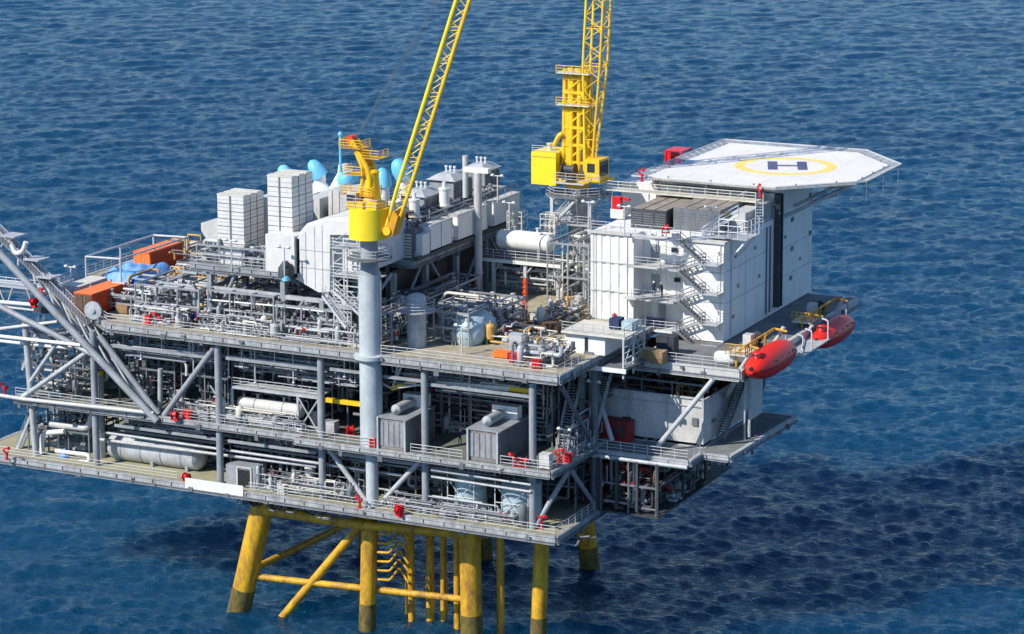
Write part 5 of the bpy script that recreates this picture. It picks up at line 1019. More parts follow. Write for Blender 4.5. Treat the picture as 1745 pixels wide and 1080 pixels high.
# ------------------------------------------------------------------ left end: containers, tarpaulin, rack, machines
def container(label, c, w, l, h, m, end, name='cargo_container', roof=None):
    x, y, z = c; t = thing(name, label, 'container', c, 'cargo containers')
    b = B(); poly = []; k = int(l / 0.35)
    b.box(x, x + w, y, y + l, z + 0.15, z + h); b.build('body', m, t); b = B()
    for i in range(k): b.box(x + w + 0.001, x + w + 0.05, y + 0.15 + i * l / k, y + 0.15 + i * l / k + 0.16, z + 0.3, z + h - 0.15)
    b.build('side_rib', m, t)
    b = B(); b.box(x - 0.03, x + w + 0.03, y - 0.03, y + l + 0.03, z + h, z + h + 0.07); b.build('roof', roof or m, t)
    for i, (x0, x1) in enumerate(((x + 0.08, x + w / 2 - 0.03), (x + w / 2 + 0.03, x + w - 0.08))):
        d = B().box(x0, x1, y - 0.06, y - 0.001, z + 0.25, z + h - 0.1).build('door', end, t); B().tube((x0 + 0.3, y - 0.1, z + 0.3), (x0 + 0.3, y - 0.1, z + h - 0.2), 0.03, 5).build('lock_bar', 'steel_light', d)
    for i in (0, 1):
        for j in (0, 1): B().box(x - 0.06 + i * (w - 0.1), x + 0.16 + i * (w - 0.1), y - 0.07 + j * (l - 0.1), y + 0.16 + j * (l - 0.1), z + 0.001, z + 0.14).build('corner_casting', m, t)
    return t
zc = 36.7
p = az(126, 500, zc + 0.0); container('nearer orange container with a pale disc at its end, by the flare boom', (p.x, p.y, ZU), 2.6, 7.2, 2.8, 'orange_red', 'brown', roof='orange')  # orange roof, redder body: sunlit top and shaded side put into the paint
q_ = az(112, 487, zc); container('cream roofed container left of the nearer orange container', (q_.x - 0.6, q_.y, ZU), 2.5, 6.0, 2.7, 'white_dirty', 'white_dirty', roof='cream')
q_ = az(227, 427, 38.2); container('farther orange container at the rear left of the deck', (q_.x, q_.y, ZU + 1.2), 2.6, 7.4, 2.9, 'orange_red', 'orange', roof='orange')  # sunlit roof and end painted orange, shaded side painted redder
q_ = az(208, 482, 36.4); container('dark blue container right behind the nearer orange container', (q_.x, q_.y + 2, ZU), 2.2, 4.5, 2.4, 'blue', 'blue')
B_ = B().lathe((p.x + 3.5, p.y - 1.0, ZU + 1.2), (0.2, -1, 0), [(0, 1.1), (0.25, 1.1), (0.3, 0.3), (0.45, 0.3)], 24); tag(B_.build('cable_reel', 'steel_light', origin=(p.x + 3.5, p.y - 1, ZU)), 'pale round cable reel standing in front of the nearer orange container', 'cable reel')
# crumpled blue tarpaulin
rr = random.Random(17); b = B(); N_ = 22; o_ = az(158, 470, 35.8); L1 = V((7.2, -1.0, 0)); L2 = V((0.6, 9.5, 0)); vs = []
hh = [[rr.random() for _ in range(9)] for _ in range(9)]
def nz_(u, v):
    u *= 7.99 / 1.0001; v *= 7.99 / 1.0001; i, j = int(u), int(v); a, c = u - i, v - j; return (hh[i][j] * (1 - a) + hh[i + 1][j] * a) * (1 - c) + (hh[i][j + 1] * (1 - a) + hh[i + 1][j + 1] * a) * c
for i in range(N_):
    for j in range(N_):
        u, v = i / (N_ - 1), j / (N_ - 1); e = min(u, 1 - u, v, 1 - v) * 6
        q = o_ + L1 * (u + 0.04 * math.sin(v * 9)) + L2 * (v + 0.03 * math.sin(u * 11)); vs.append((q.x, q.y, ZU + 0.15 + (1.9 + 1.0 * nz_(u, v)) * min(1, e)))
b.add(vs, [(i * N_ + j, (i + 1) * N_ + j, (i + 1) * N_ + j + 1, i * N_ + j + 1) for i in range(N_ - 1) for j in range(N_ - 1)], True)
tag(b.build('tarpaulin', 'blue_tarp', origin=(o_.x, o_.y, ZU)), 'crumpled bright blue tarpaulin spread between the two orange containers', 'tarpaulin')
t = thing('storage_rack', 'white tubular frame rack standing over the blue tarpaulin', 'rack', (o_.x, o_.y, ZU)); A_ = az(146, 437, 38.5); B2 = az(205, 441, 38.5)
b = B(); l_ = V((0, 15, 0)); corners = [A_, V((B2.x, B2.y, 38.5)), V((B2.x, B2.y, 38.5)) + l_, A_ + l_]
for i in range(4): b.tube(corners[i], corners[(i + 1) % 4], 0.13, 8)
for c in corners + [A_ + l_ * 0.5, corners[1] + l_ * 0.5]: b.tube(c, V((c.x, c.y, ZU)), 0.12, 8)
b.build('frame', 'rail', t)
def digger(label, c, m='ochre', rot=0.3):
    c = V(c); t = thing('deck_machine', label, 'machine', c, 'ochre deck machines'); u = V((math.cos(rot), math.sin(rot), 0)); v = V((-u.y, u.x, 0))
    def bx(n_, a0, a1, b0, b1, z0, z1, mm):
        b = B(); vs = [c + u * a + v * d + V((0, 0, z)) for z in (z0, z1) for a, d in ((a0, b0), (a1, b0), (a1, b1), (a0, b1))]
        b.add(vs, [(0, 3, 2, 1), (4, 5, 6, 7), (0, 1, 5, 4), (1, 2, 6, 5), (2, 3, 7, 6), (3, 0, 4, 7)]); return b.build(n_, mm, t)
    bx('base', -1.6, 1.6, -0.9, 0.9, 0.02, 0.5, 'steel_dark'); bx('body', -1.4, 0.6, -0.8, 0.8, 0.51, 1.7, m); bx('cab', 0.61, 1.3, -0.7, 0.1, 0.52, 2.2, 'glass_dark')
    B().path([c + V((0, 0, 1.6)), c + u * 1.6 + V((0, 0, 3.2)), c + u * 3.4 + V((0, 0, 2.0))], 0.22, 8, 0.3).build('arm', m, t)
digger('ochre machine with raised arm left of the raised process deck', az(282, 505, 34) + V((0, 0, 0)), 'ochre', 0.4)
digger('second ochre machine nearer the raised process deck column', az(318, 500, 34), 'ochre', 2.8)
p = az(345, 545, 34); b = B(); b.box(p.x - 0.7, p.x + 0.7, p.y, p.y + 0.8, ZU + 0.3, ZU + 1.9); b.box(p.x - 0.6, p.x - 0.4, p.y + .1, p.y + .3, ZU, ZU + .3); b.box(p.x + 0.4, p.x + 0.6, p.y + .1, p.y + .3, ZU, ZU + .3); o = b.build('yellow_box', 'yellow', origin=(p.x, p.y, ZU)); tag(o, 'yellow box with a black round panel beside the raised deck column', 'box')
B().lathe((p.x, p.y - 0.001, ZU + 0.95), (0, -1, 0), [(0, 0.42), (0.04, 0.42)], 14).build('black_disc', 'black', o)
# ------------------------------------------------------------------ flare boom and link bridge at the far left
fb = thing('flare_boom', 'large grey tubular truss boom rising out of the picture to the left', 'flare boom', (-49.2, -0.6, ZM))
def ln(a, b_, Ya, Yb=None): return ay(*a, Ya), ay(*b_, Ya if Yb is None else Yb)
def ext(a, b_, k): return b_ + (a - b_) * k     # prolong beyond a
c_lines = []
for (pa, pb, Y_, r, m_) in (((0, 432), (268, 718), -1.0, 0.44, 'steel_grey'), ((36, 440), (250, 694), 1.4, 0.26, 'steel_light'), ((0, 392), (158, 548), 2.0, 0.36, 'steel_grey'), ((60, 470), (262, 700), 3.2, 0.26, 'steel_grey')):
    a, c = ln(pa, pb, Y_); a2 = ext(a, c, 1.9); B().tube(a2, c, r, 16).build('chord', m_, fb); c_lines.append((a2, c))
b = B()
for k in range(1, 15):
    f_ = k / 15
    def pt(i, f_): return c_lines[i][0].lerp(c_lines[i][1], f_)
    b.tube(pt(0, f_), pt(1, f_), 0.11, 6); b.tube(pt(2, f_), pt(1, f_), 0.13, 6); b.tube(pt(0, f_), pt(2, min(1, f_ + 0.05)), 0.13, 8)
b.build('lacing', 'steel_light', fb)
a, c = ln((0, 402), (152, 552), 1.0); a = ext(a, c, 1.9); b = B(); b.beam(a, c, 1.5, 0.1); b.build('ladderway', 'steel_grey', fb); b = B(); n_ = 60; d = c - a
for s in (-0.6, 0.6): b.tube(a + V((0, s, 1.0)), c + V((0, s, 1.0)), 0.05, 5)
for i in range(n_ + 1):
    q = a.lerp(c, i / n_)
    for s in (-0.6, 0.6): b.tube(q + V((0, s, 0)), q + V((0, s, 1.0)), 0.035, 4)
b.build('handrail', 'rail', fb)
for k, (pxx, pyy) in enumerate(((22, 400), (62, 440), (84, 470))):
    q = ay(pxx, pyy, 1.2); f_ = B().box(q.x - 1.1, q.x + 1.1, 0.0, 2.4, q.z - 0.1, q.z + 0.05).build('landing', 'steel_light', fb)
B().path([ay(20, 416, 0.2), ay(26, 434, 0.2), ay(40, 428, 0.2), ay(44, 412, 0.2)], 0.3, 10).build('expansion_loop', 'white', fb)
a, c = ln((0, 522), (128, 588), -0.6); B().tube(ext(a, c, 1.5), c, 0.36, 14).build('lower_chord', 'steel_grey', fb)
B().tube(c, ay(172, 612, -0.8), 0.3, 12).build('lower_chord', 'steel_light', fb)
for pa, pb, r, m_ in (((148, 600), (28, 684), 0.3, 'steel_light'), ((104, 574), (52, 650), 0.26, 'steel_light'), ((0, 560), (98, 548), 0.2, 'white_dirty')):
    B().tube(ay(*pa, -0.3), ay(*pb, -0.3), r, 12).build('strut', m_, fb)
br = thing('link_bridge', 'white tube and walkway bridge leaving the picture at the left edge', 'bridge', (-68, 6, 30))
for pa, pb, Y_, r in (((-60, 566), (138, 588), -0.9, 0.22), ((-60, 574), (120, 594), 2.0, 0.2), ((-60, 489), (60, 500), 12, 0.2), ((-60, 509), (66, 520), 11, 0.25), ((-60, 473), (32, 481), 14, 0.17)):
    B().tube(ay(*pa, Y_), ay(*pb, Y_), r, 12).build('tube', 'white', br)
a, c = ay(-60, 522, 12), ay(110, 530, 12); B().box(a.x - 12, -72, 11, 13.5, 33.8, 34.0).build('walkway', 'steel_light', br); B().rail([(a.x - 12, 11, 34), (-72, 11, 34)], 1.1, 1.5).build('handrail', 'white', br)
for k in range(8):
    x = -72 - k * 2.2; B().tube((x, 11.1, 33.8), (x - (1.1 if k % 2 else -1.1), 11.1, 31.2), 0.1, 6).build('lattice_strut', 'white_dirty', br)
B().tube((-90, 11.1, 31.2), (-71, 11.1, 31.2), 0.15, 8).build('tube', 'white_dirty', br)
st2 = thing('end_stair', 'long grey stair at the left end between the middle and main decks', 'stairs', (-69, 3, ZM)); flight((-68.2, 3, ZU - 2), (-71, 3, ZM + 2.6), 1.1, st2, 'steel_light'); flight((-71, 4.2, ZM + 2.6), (-68, 4.2, ZM), 1.0, st2, 'steel_light')
st2 = thing('end_stair', 'grey stair at the left end rising from the lowest deck', 'stairs', (-69, 3, ZL)); flight((-68.2, 2.2, ZM - 0.5), (-71.6, 2.2, ZL), 1.1, st2, 'steel_light')
# ------------------------------------------------------------------ white control cabin and the nook below the living quarters
t = thing('control_cabin', 'small white cabin with dark doorway at the right edge of the main deck', 'cabin', (2, 9.8, ZU))
B().box(-0.7, 4.3, 9.9, 15.5, ZU + 0.01, 36.3).build('shell', 'white', t); B().box(-0.9, 7.0, 9.3, 15.6, 36.3, 36.5).build('roof', 'cream', t)
d = B().box(1.8, 2.2, 9.85, 9.899, 34.3, 35.9).build('doorway', 'glass_dark', t); B().box(1.75, 2.9, 9.7, 9.84, 34.02, 34.3).build('sill', 'steel_mid', d)
B().rail([(-0.8, 9.4, 36.5), (6.9, 9.4, 36.5), (6.9, 15.4, 36.5)], 1.1, 1.4).build('handrail', 'rail', t)
B().box(0.0, 7.3, 8.9, 15.6, 32.7, 32.9).build('porch', 'steel_mid', t); B().box(-0.1, 7.4, 8.7, 8.9, 32.5, 33.0).build('porch_edge', 'white', t)
for y in (9.2, 12, 15): B().box(6.8, 7.0, y - 0.1, y + 0.1, 31.8, 36.29).build('post', 'white_dirty', t)
b = B()
for k in range(5): b.box(6.82, 6.98, 9.3, 15.4, 33.2 + k * 0.7, 33.26 + k * 0.7)
b.tube((6.9, 9.3, 33), (6.9, 12, 36.2), 0.06, 6); b.tube((6.9, 12, 36.2), (6.9, 15, 33), 0.06, 6); b.build('side_frame', 'pale_blue', t)
def crate(name, label, cat, c, w, d, h, m, group=None, slats=3):
    x, y, z = c; t = thing(name, label, cat, c, group); B().box(x - w / 2, x + w / 2, y, y + d, z + 0.12, z + h).build('box', m, t)
    b = B()
    for k in range(slats): zz_ = z + 0.2 + k * (h - 0.25) / slats; b.box(x - w / 2 - 0.02, x + w / 2 + 0.02, y - 0.03, y - 0.001, zz_, zz_ + 0.08)
    b.box(x - w / 2 - 0.03, x + w / 2 + 0.03, y - 0.04, y + d + 0.02, z + h, z + h + 0.06); b.build('batten', m, t)
    b = B()
    for s in (-1, 1): b.box(x + s * w * 0.4 - 0.06, x + s * w * 0.4 + 0.06, y, y + d, z, z + 0.118)
    b.build('skid', 'wood', t); return t
def D(x, y, z): p = az(x, y, z); return (p.x, p.y, z)
crate('wooden_crate', 'left of the two brown wooden crates on the deck below the stair', 'crate', D(1099, 616, 32.6), 1.7, 1.5, 1.3, 'wood', 'wooden crates')
crate('wooden_crate', 'right of the two brown wooden crates on the deck below the stair', 'crate', D(1118, 621, 32.6), 1.5, 1.5, 1.4, 'wood', 'wooden crates')
crate('yellow_chest', 'yellow chest on the porch of the white cabin', 'chest', D(1026, 603, 32.9), 1.0, 0.8, 0.9, 'yellow')
crate('dark_cabinet', 'dark grey cabinet under the lowest balcony', 'cabinet', D(1133, 606, 32.6), 2.2, 1.5, 2.2, 'steel_dark')
crate('navy_bin', 'dark navy bin row standing on the lowest white balcony', 'bin', D(1112, 559, 33.7), 2.2, 1.0, 1.0, 'coverall_navy')
crate('navy_bin', 'dark blue equipment box on the roof corner of the white cabin', 'bin', D(1046, 562, 36.5), 1.2, 1.6, 1.2, 'coverall_navy')
crate('blue_box', 'blue grey cage box beside the navy box on the cabin roof', 'box', D(1068, 564, 36.5), 1.3, 1.8, 1.0, 'pale_blue')
# ------------------------------------------------------------------ people
def person_mesh(name, pose):
    # skeleton: joints and radii, grown with a skin modifier into one continuous body
    lean = pose.get('lean', 0.0); st_ = pose.get('step', 0.12); arm = pose.get('arm', 0.15)
    J = {'pelvis': ((0, 0, 0.95), 0.15), 'waist': ((0, lean * 0.15, 1.12), 0.14), 'chest': ((0, lean * 0.35, 1.33), 0.17), 'neck': ((0, lean * 0.5, 1.5), 0.065), 'head': ((0, lean * 0.58, 1.62), 0.10), 'crown': ((0, lean * 0.6, 1.72), 0.085)}
    for s, k in ((-1, 'l'), (1, 'r')):
        J[k + 'hip'] = ((s * 0.10, 0, 0.88), 0.105); J[k + 'knee'] = ((s * 0.12, -st_ * 0.6 * s, 0.49), 0.07); J[k + 'ank'] = ((s * 0.13, -st_ * s + 0.03, 0.08), 0.05); J[k + 'toe'] = ((s * 0.14, -st_ * s - 0.14, 0.045), 0.045)
        J[k + 'sh'] = ((s * 0.20, lean * 0.4, 1.42), 0.075); J[k + 'el'] = ((s * 0.27, lean * 0.4 - arm * 0.3, 1.15), 0.05); J[k + 'wr'] = ((s * 0.25, lean * 0.4 - arm - 0.1, 0.97 + arm * 0.5), 0.036); J[k + 'hd'] = ((s * 0.24, lean * 0.4 - arm - 0.18, 0.92 + arm * 0.5), 0.045)
    E_ = [('pelvis', 'waist'), ('waist', 'chest'), ('chest', 'neck'), ('neck', 'head'), ('head', 'crown')]
    for k in 'lr': E_ += [('pelvis', k + 'hip'), (k + 'hip', k + 'knee'), (k + 'knee', k + 'ank'), (k + 'ank', k + 'toe'), ('chest', k + 'sh'), (k + 'sh', k + 'el'), (k + 'el', k + 'wr'), (k + 'wr', k + 'hd')]
    ks = list(J); me = bpy.data.meshes.new(name); me.from_pydata([J[k][0] for k in ks], [(ks.index(a), ks.index(b_)) for a, b_ in E_], [])
    o = bpy.data.objects.new(name, me); COL.objects.link(o)
    md = o.modifiers.new('skin', 'SKIN'); ss = o.modifiers.new('sub', 'SUBSURF'); ss.levels = 1; ss.render_levels = 1
    for i, k in enumerate(ks): v = me.skin_vertices[0].data[i]; v.radius = (J[k][1], J[k][1]); v.use_root = (k == 'pelvis')
    dg = bpy.context.evaluated_depsgraph_get(); m2 = bpy.data.meshes.new_from_object(o.evaluated_get(dg)); bpy.data.objects.remove(o); return m2
BODY = [person_mesh('person_body', dict(step=0.10, arm=0.12)), person_mesh('person_body', dict(step=0.26, arm=0.2, lean=-0.1)), person_mesh('person_body', dict(step=0.05, arm=0.38, lean=-0.25))]
BM = {}
def person(label, c, rot, suit, hat, pose=0):
    key = (pose, suit)
    if key not in BM:
        me = BODY[pose].copy(); me.materials.clear()
        for k in (suit, 'skin', 'black'): me.materials.append(MATS[k])
        for p in me.polygons: z = p.center.z; p.material_index = 1 if (z > 1.53 or (abs(p.center.x) > 0.19 and 0.8 < z < 1.05)) else (2 if z < 0.1 else 0); p.use_smooth = True
        BM[key] = me
    o = bpy.data.objects.new('person', BM[key]); COL.objects.link(o); o.location = c; o.rotation_euler = (0, 0, rot); tag(o, label, 'person')
    ly = {0: 0, 1: -0.06, 2: -0.15}[pose]
    b = B().lathe((0, ly, 1.66), (0, 0, 1), [(0, 0.15), (0.01, 0.125), (0.08, 0.11), (0.13, 0.06), (0.145, 0.0)], 14)
    o['_o'] = (0, 0, 0); h = b.build('hard_hat', hat, o); return o
person('person in red coverall standing on the cabin roof by the blue boxes', D(1047, 556, 36.5), 0.4, 'coverall_red', 'white', 0)
person('person in dark coverall standing left of another on the middle white balcony', az(1114, 504, 37.2), 0.6, 'coverall_navy', 'white', 0)
person('person in navy coverall and yellow hard hat, right of the pair on the balcony', az(1128, 506, 37.2), -0.5, 'coverall_navy', 'yellow', 2)
person('person in red coverall leaning over near the cream hood on the main deck', D(861, 580, ZU), 1.2, 'coverall_red', 'white', 2)
person('person in navy coverall near the tall red post on the main deck', D(884, 535, ZU), 2.0, 'coverall_navy', 'white', 1)
person('person in red coverall walking between the two generator enclosures', D(805, 765, ZM), -0.8, 'coverall_red', 'white', 1)
person('person in navy coverall crouched forward between the two generator enclosures', D(784, 757, ZM), 0.9, 'coverall_navy', 'white', 2)
person('person in red coverall standing before the grey machinery left of the crane column', D(463, 570, ZU), 0.2, 'coverall_red', 'yellow', 0)
person('person in navy coverall standing before the nearer orange container', D(157, 528, ZU), 0.2, 'coverall_navy', 'white', 0)
# ------------------------------------------------------------------ red safety gear along the deck edges
def hose_reel():
    t = thing('hose_reel', 'x', 'hose reel', (0, 0, 0), 'red hose reels')
    B().box(-0.6, 0.6, -0.25, 0.25, 0.02, 0.22).build('base', 'red', t)
    for s in (-0.5, 0.5): B().box(s - 0.05, s + 0.05, -0.22, 0.22, 0.221, 1.1).build('side_plate', 'red', t)
    b = B().lathe((-0.42, 0, 0.85), (1, 0, 0), [(0, 0.55), (0.06, 0.55), (0.06, 0.38), (0.78, 0.38), (0.78, 0.55), (0.84, 0.55)], 18); b.build('drum', 'red', t); return t
def monitor():
    t = thing('fire_monitor', 'x', 'fire monitor', (0, 0, 0), 'red fire monitors')
    B().lathe((0, 0, 0.02), (0, 0, 1), [(0, 0.35), (0.1, 0.35), (0.1, 0.16), (0.9, 0.16), (0.9, 0.26), (1.05, 0.26)], 14).build('stand', 'red', t)
    B().path([(0, 0, 1.05), (-0.45, 0, 1.2), (-0.45, 0, 1.6), (0, -0.15, 1.75)], 0.13, 8).build('body', 'red', t)
    B().lathe((0, -0.15, 1.75), (0.3, -1, 0.25), [(0, 0.16), (1.0, 0.12), (1.1, 0.24), (1.45, 0.24)], 12).build('nozzle', 'red', t)
    B().lathe((0.15, 0.25, 1.1), (1, 0, 0), [(0, 0.3), (0.06, 0.3)], 12).build('hand_wheel', 'red', t); return t
def cabinet_red():
    t = thing('red_locker', 'x', 'locker', (0, 0, 0), 'red lockers')
    B().box(-0.6, 0.6, -0.35, 0.35, 0.1, 1.25).build('box', 'red', t); B().box(-0.65, 0.65, -0.4, 0.4, 1.251, 1.32).build('lid', 'red', t)
    for s in (-0.3, 0.3): d = B().box(s - 0.26, s + 0.26, -0.39, -0.351, 0.16, 1.2).build('door', 'red', t); B().box(s + 0.18, s + 0.22, -0.42, -0.391, 0.6, 0.8).build('handle', 'black', d)
    b = B().box(-0.55, -0.45, -0.3, 0.3, 0, 0.1); b.box(0.45, 0.55, -0.3, 0.3, 0, 0.1); b.build('foot', 'steel_dark', t); return t
PROTO = {'r': hose_reel(), 'm': monitor(), 'c': cabinet_red()}; used = set()
RED = [('r', 298, 716, ZM, 'red hose reel on the middle deck edge just right of the flare boom foot'), ('c', 320, 714, ZM, 'red locker on the middle deck edge, second item right of the flare boom foot'),
 ('r', 318, 822, ZL, 'red hose reel on the lowest deck edge below the long grey vessel'), ('m', 613, 866, ZL, 'red fire monitor on the lowest deck edge by the crossed braces'), ('c', 680, 878, ZL, 'red locker on the lowest deck edge right of the crossed braces'),
 ('r', 680, 880, ZL + 1.11, 'red hose reel standing on top of the red locker right of the crossed braces'),
 ('m', 12, 783, ZL, 'red fire monitor at the far left end of the lowest deck'), ('m', 8, 673, ZM, 'red fire monitor at the far left end of the middle deck'), ('r', 58, 523, ZU, 'red hose reel on the walkway bridge at the far left'), ('m', 76, 512, ZU, 'red fire monitor on the bridge behind the flare boom'),
 ('c', 253, 553, ZU, 'red locker on the left part of the main deck edge'), ('m', 273, 555, ZU, 'red fire monitor right of the red locker on the left main deck edge'), ('m', 512, 583, ZU, 'red fire monitor on the main deck edge left of the crane column'),
 ('m', 861, 566, ZU, 'red fire monitor in front of the cream hood'), ('c', 876, 617, ZU, 'leftmost locker of the red trio at the right of the main deck edge'), ('r', 894, 617, ZU, 'red hose reel in the middle of the red trio on the main deck edge'), ('c', 914, 628, ZU, 'bright red locker, rightmost of the red trio on the main deck edge'),
 ('r', 597, 741, ZM, 'red hose reel on the middle deck left of the crane column'), ('c', 637, 762, ZM, 'red locker at the foot of the crane column on the middle deck'), ('m', 878, 795, ZM, 'red fire monitor right of the right generator enclosure'), ('r', 892, 796, ZM, 'red hose reel right of the right generator enclosure'),
 ('m', 952, 788, ZM, 'red fire monitor, left of two at the right corner of the middle deck'), ('c', 966, 788, ZM, 'red locker at the right corner of the middle deck'), ('m', 922, 901, ZL, 'red fire monitor at the right front corner of the lowest deck'),
 ('r', 1134, 398, 44.75, 'red hose reel on the white roof edge of the living quarters'), ('m', 1296, 336, 47.42, 'red fire monitor below the front right corner of the helideck'), ('m', 1094, 309, 47.5, 'red fire monitor at the left end of the helideck walkway'),
 ('m', 1409, 704, ZM - 0.3, 'x')]
for k, px, py, z, lab in RED:
    if lab == 'x': continue
    c = az(px, py, z); sc = 1.0
    if z > 47.2: c = ay(px, py, 38.9)
    if k in used: copy_tree(PROTO[k], c, lab, rotz=0.3 * (hash_ := (px * 7 % 5)) - 0.6)
    else: PROTO[k].location = c; PROTO[k]['label'] = lab; used.add(k)
for o in bpy.data.objects:
    if o.get('category') in ('hose reel', 'fire monitor', 'locker') and o.get('group'): o.scale = (0.84, 0.84, 0.84)
t = thing('foam_station', 'big red box frame station standing behind the left edge of the helideck', 'fire station', (-7, 60, 47.5)); p = ay(1150, 278, 59)
B().box(p.x - 0.9, p.x - 0.2, 58, 61, p.z - 0.4, p.z + 1.6).build('panel', 'red', t); b = B()
for dx in (-0.9, 1.4): 
    for y in (58, 61): b.box(p.x + dx - 0.1, p.x + dx + 0.1, y - 0.1, y + 0.1, p.z - 1.0, p.z + 1.7)
b.box(p.x - 1.0, p.x + 1.5, 57.9, 61.1, p.z + 1.7, p.z + 1.85); b.build('frame', 'red', t); B().lathe((p.x + 0.4, 59, p.z - 0.3), (0, 0, 1), [(0, 0.5), (1.2, 0.5), (1.4, 0.2)], 14).build('tank', 'red', t); B().tube((p.x + 1.5, 58, p.z), (p.x + 3.2, 57, p.z - 0.2), 0.2, 8).build('pipe', 'red', t)
B().box(-8.6, -4.7, 57, 62, p.z - 1.2, p.z - 1.05).build('platform', 'steel_light', t)
t = thing('red_signal_box', 'bright red box on a white pedestal at the left roof edge of the living quarters', 'box', D(1052, 372, 44.7)); p = V(t.location)
B().box(p.x - 0.6, p.x + 0.5, p.y - 0.3, p.y + 0.5, 45.9, 47.4).build('box', 'red', t); B().box(p.x - 0.8, p.x + 0.9, p.y - 0.3, p.y + 1.2, 44.75, 45.89).build('pedestal', 'white', t); B().box(p.x + 0.5, p.x + 1.6, p.y, p.y + 0.4, 47.0, 47.3).build('arm', 'red', t)
b = B(); p = D(895, 546, ZU); b.box(p[0] - 0.18, p[0] + 0.18, p[1] - 0.18, p[1] + 0.18, ZU, ZU + 5.2)
for k in range(8): b.box(p[0] - 0.28, p[0] + 0.28, p[1] - 0.28, p[1] + 0.28, ZU + 0.4 + k * 0.6, ZU + 0.5 + k * 0.6)
tag(b.build('red_post', 'orange_red', origin=p), 'tall red latticed post standing on the tan main deck in front of the vessel platform', 'post')
p = az(1412, 703, ZM - 0.34); tag(B().lathe(p, (0, 0, 1), [(0, 0.6), (0.9, 0.6), (1.0, 0.3)], 14).build('rust_drum', 'red_rust', origin=p), 'rusty drum on the dark lower walkway at the far right', 'drum') if False else None
# ------------------------------------------------------------------ floodlight poles
def lamp_pole():
    t = thing('floodlight_pole', 'x', 'light pole', (0, 0, 0), 'white floodlight poles')
    B().tube((0, 0, 0), (0, 0, 3.4), 0.09, 8).build('pole', 'rail', t); B().tube((-0.7, 0, 3.4), (0.7, 0, 3.4), 0.07, 6).build('cross_arm', 'rail', t)
    for s in (-0.65, 0.65): B().lathe((s, 0, 3.62), (0, -0.6, -1), [(0, 0.12), (0.12, 0.24), (0.32, 0.26), (0.34, 0.02)], 10).build('lamp', 'white', t)
    return t
lp0 = None
LAMPS = [(787, 605, ZU, 1, 'white floodlight pole on the main deck between the upright cylinder and the right edge'), (929, 735, ZM + 1, 1, 'floodlight pole in front of the shaded stair at the right column'), (962, 782, ZM, 1, 'floodlight pole at the right corner of the middle deck'),
 (1035, 720, 24, 1, 'floodlight pole in the shade before the red container'), (1012, 700, 27.5, 1, 'floodlight pole under the porch of the white cabin'), (122, 500, ZU, 1, 'lone floodlight pole at the left rear corner of the main deck'), (250, 548, ZU, 1, 'floodlight pole beside the red locker at the left of the main deck'),
 (591, 556, ZU, 1, 'floodlight pole just left of the crane column on the main deck'), (848, 345, 45.1, 1, 'floodlight pole on top of the farthest white box housing'), (1003, 392, 44.7, 1, 'floodlight pole at the left front roof corner of the living quarters'), (1064, 400, 44.75, 1, 'floodlight pole on the white roof in front of the left plant unit'),
 (1212, 402, 44.75, 1, 'floodlight pole on the white roof in front of the brown plant unit'), (868, 312 + 80, 43, 1, 'floodlight pole rising above the fat white vessel'), (395, 458, ZP, 1, 'floodlight pole at the front of the nearer intake tower'), (485, 470, ZP, 1, 'floodlight pole on the process deck edge before the white box housing'),
 (612, 842, ZL, .8, 'floodlight pole inside the crossed braces bay on the lowest deck'), (802, 870, ZL, .8, 'floodlight pole between the two pale blue tanks'), (908, 868, ZL + .2, .5, 'short floodlight pole beside the right column of the lowest deck'), (1105, 820, 17, .9, 'floodlight pole on the dark hanging module at the right'), (1140, 800, 17.5, .9, 'floodlight pole at the outer end of the dark hanging module')]
for px, py, z, s, lab in LAMPS:
    c = az(px, py, z)
    if lp0 is None: lp0 = lamp_pole(); lp0.location = c; lp0['label'] = lab; o = lp0
    else: o = copy_tree(lp0, c, lab)
    o.scale = (s, s, s)
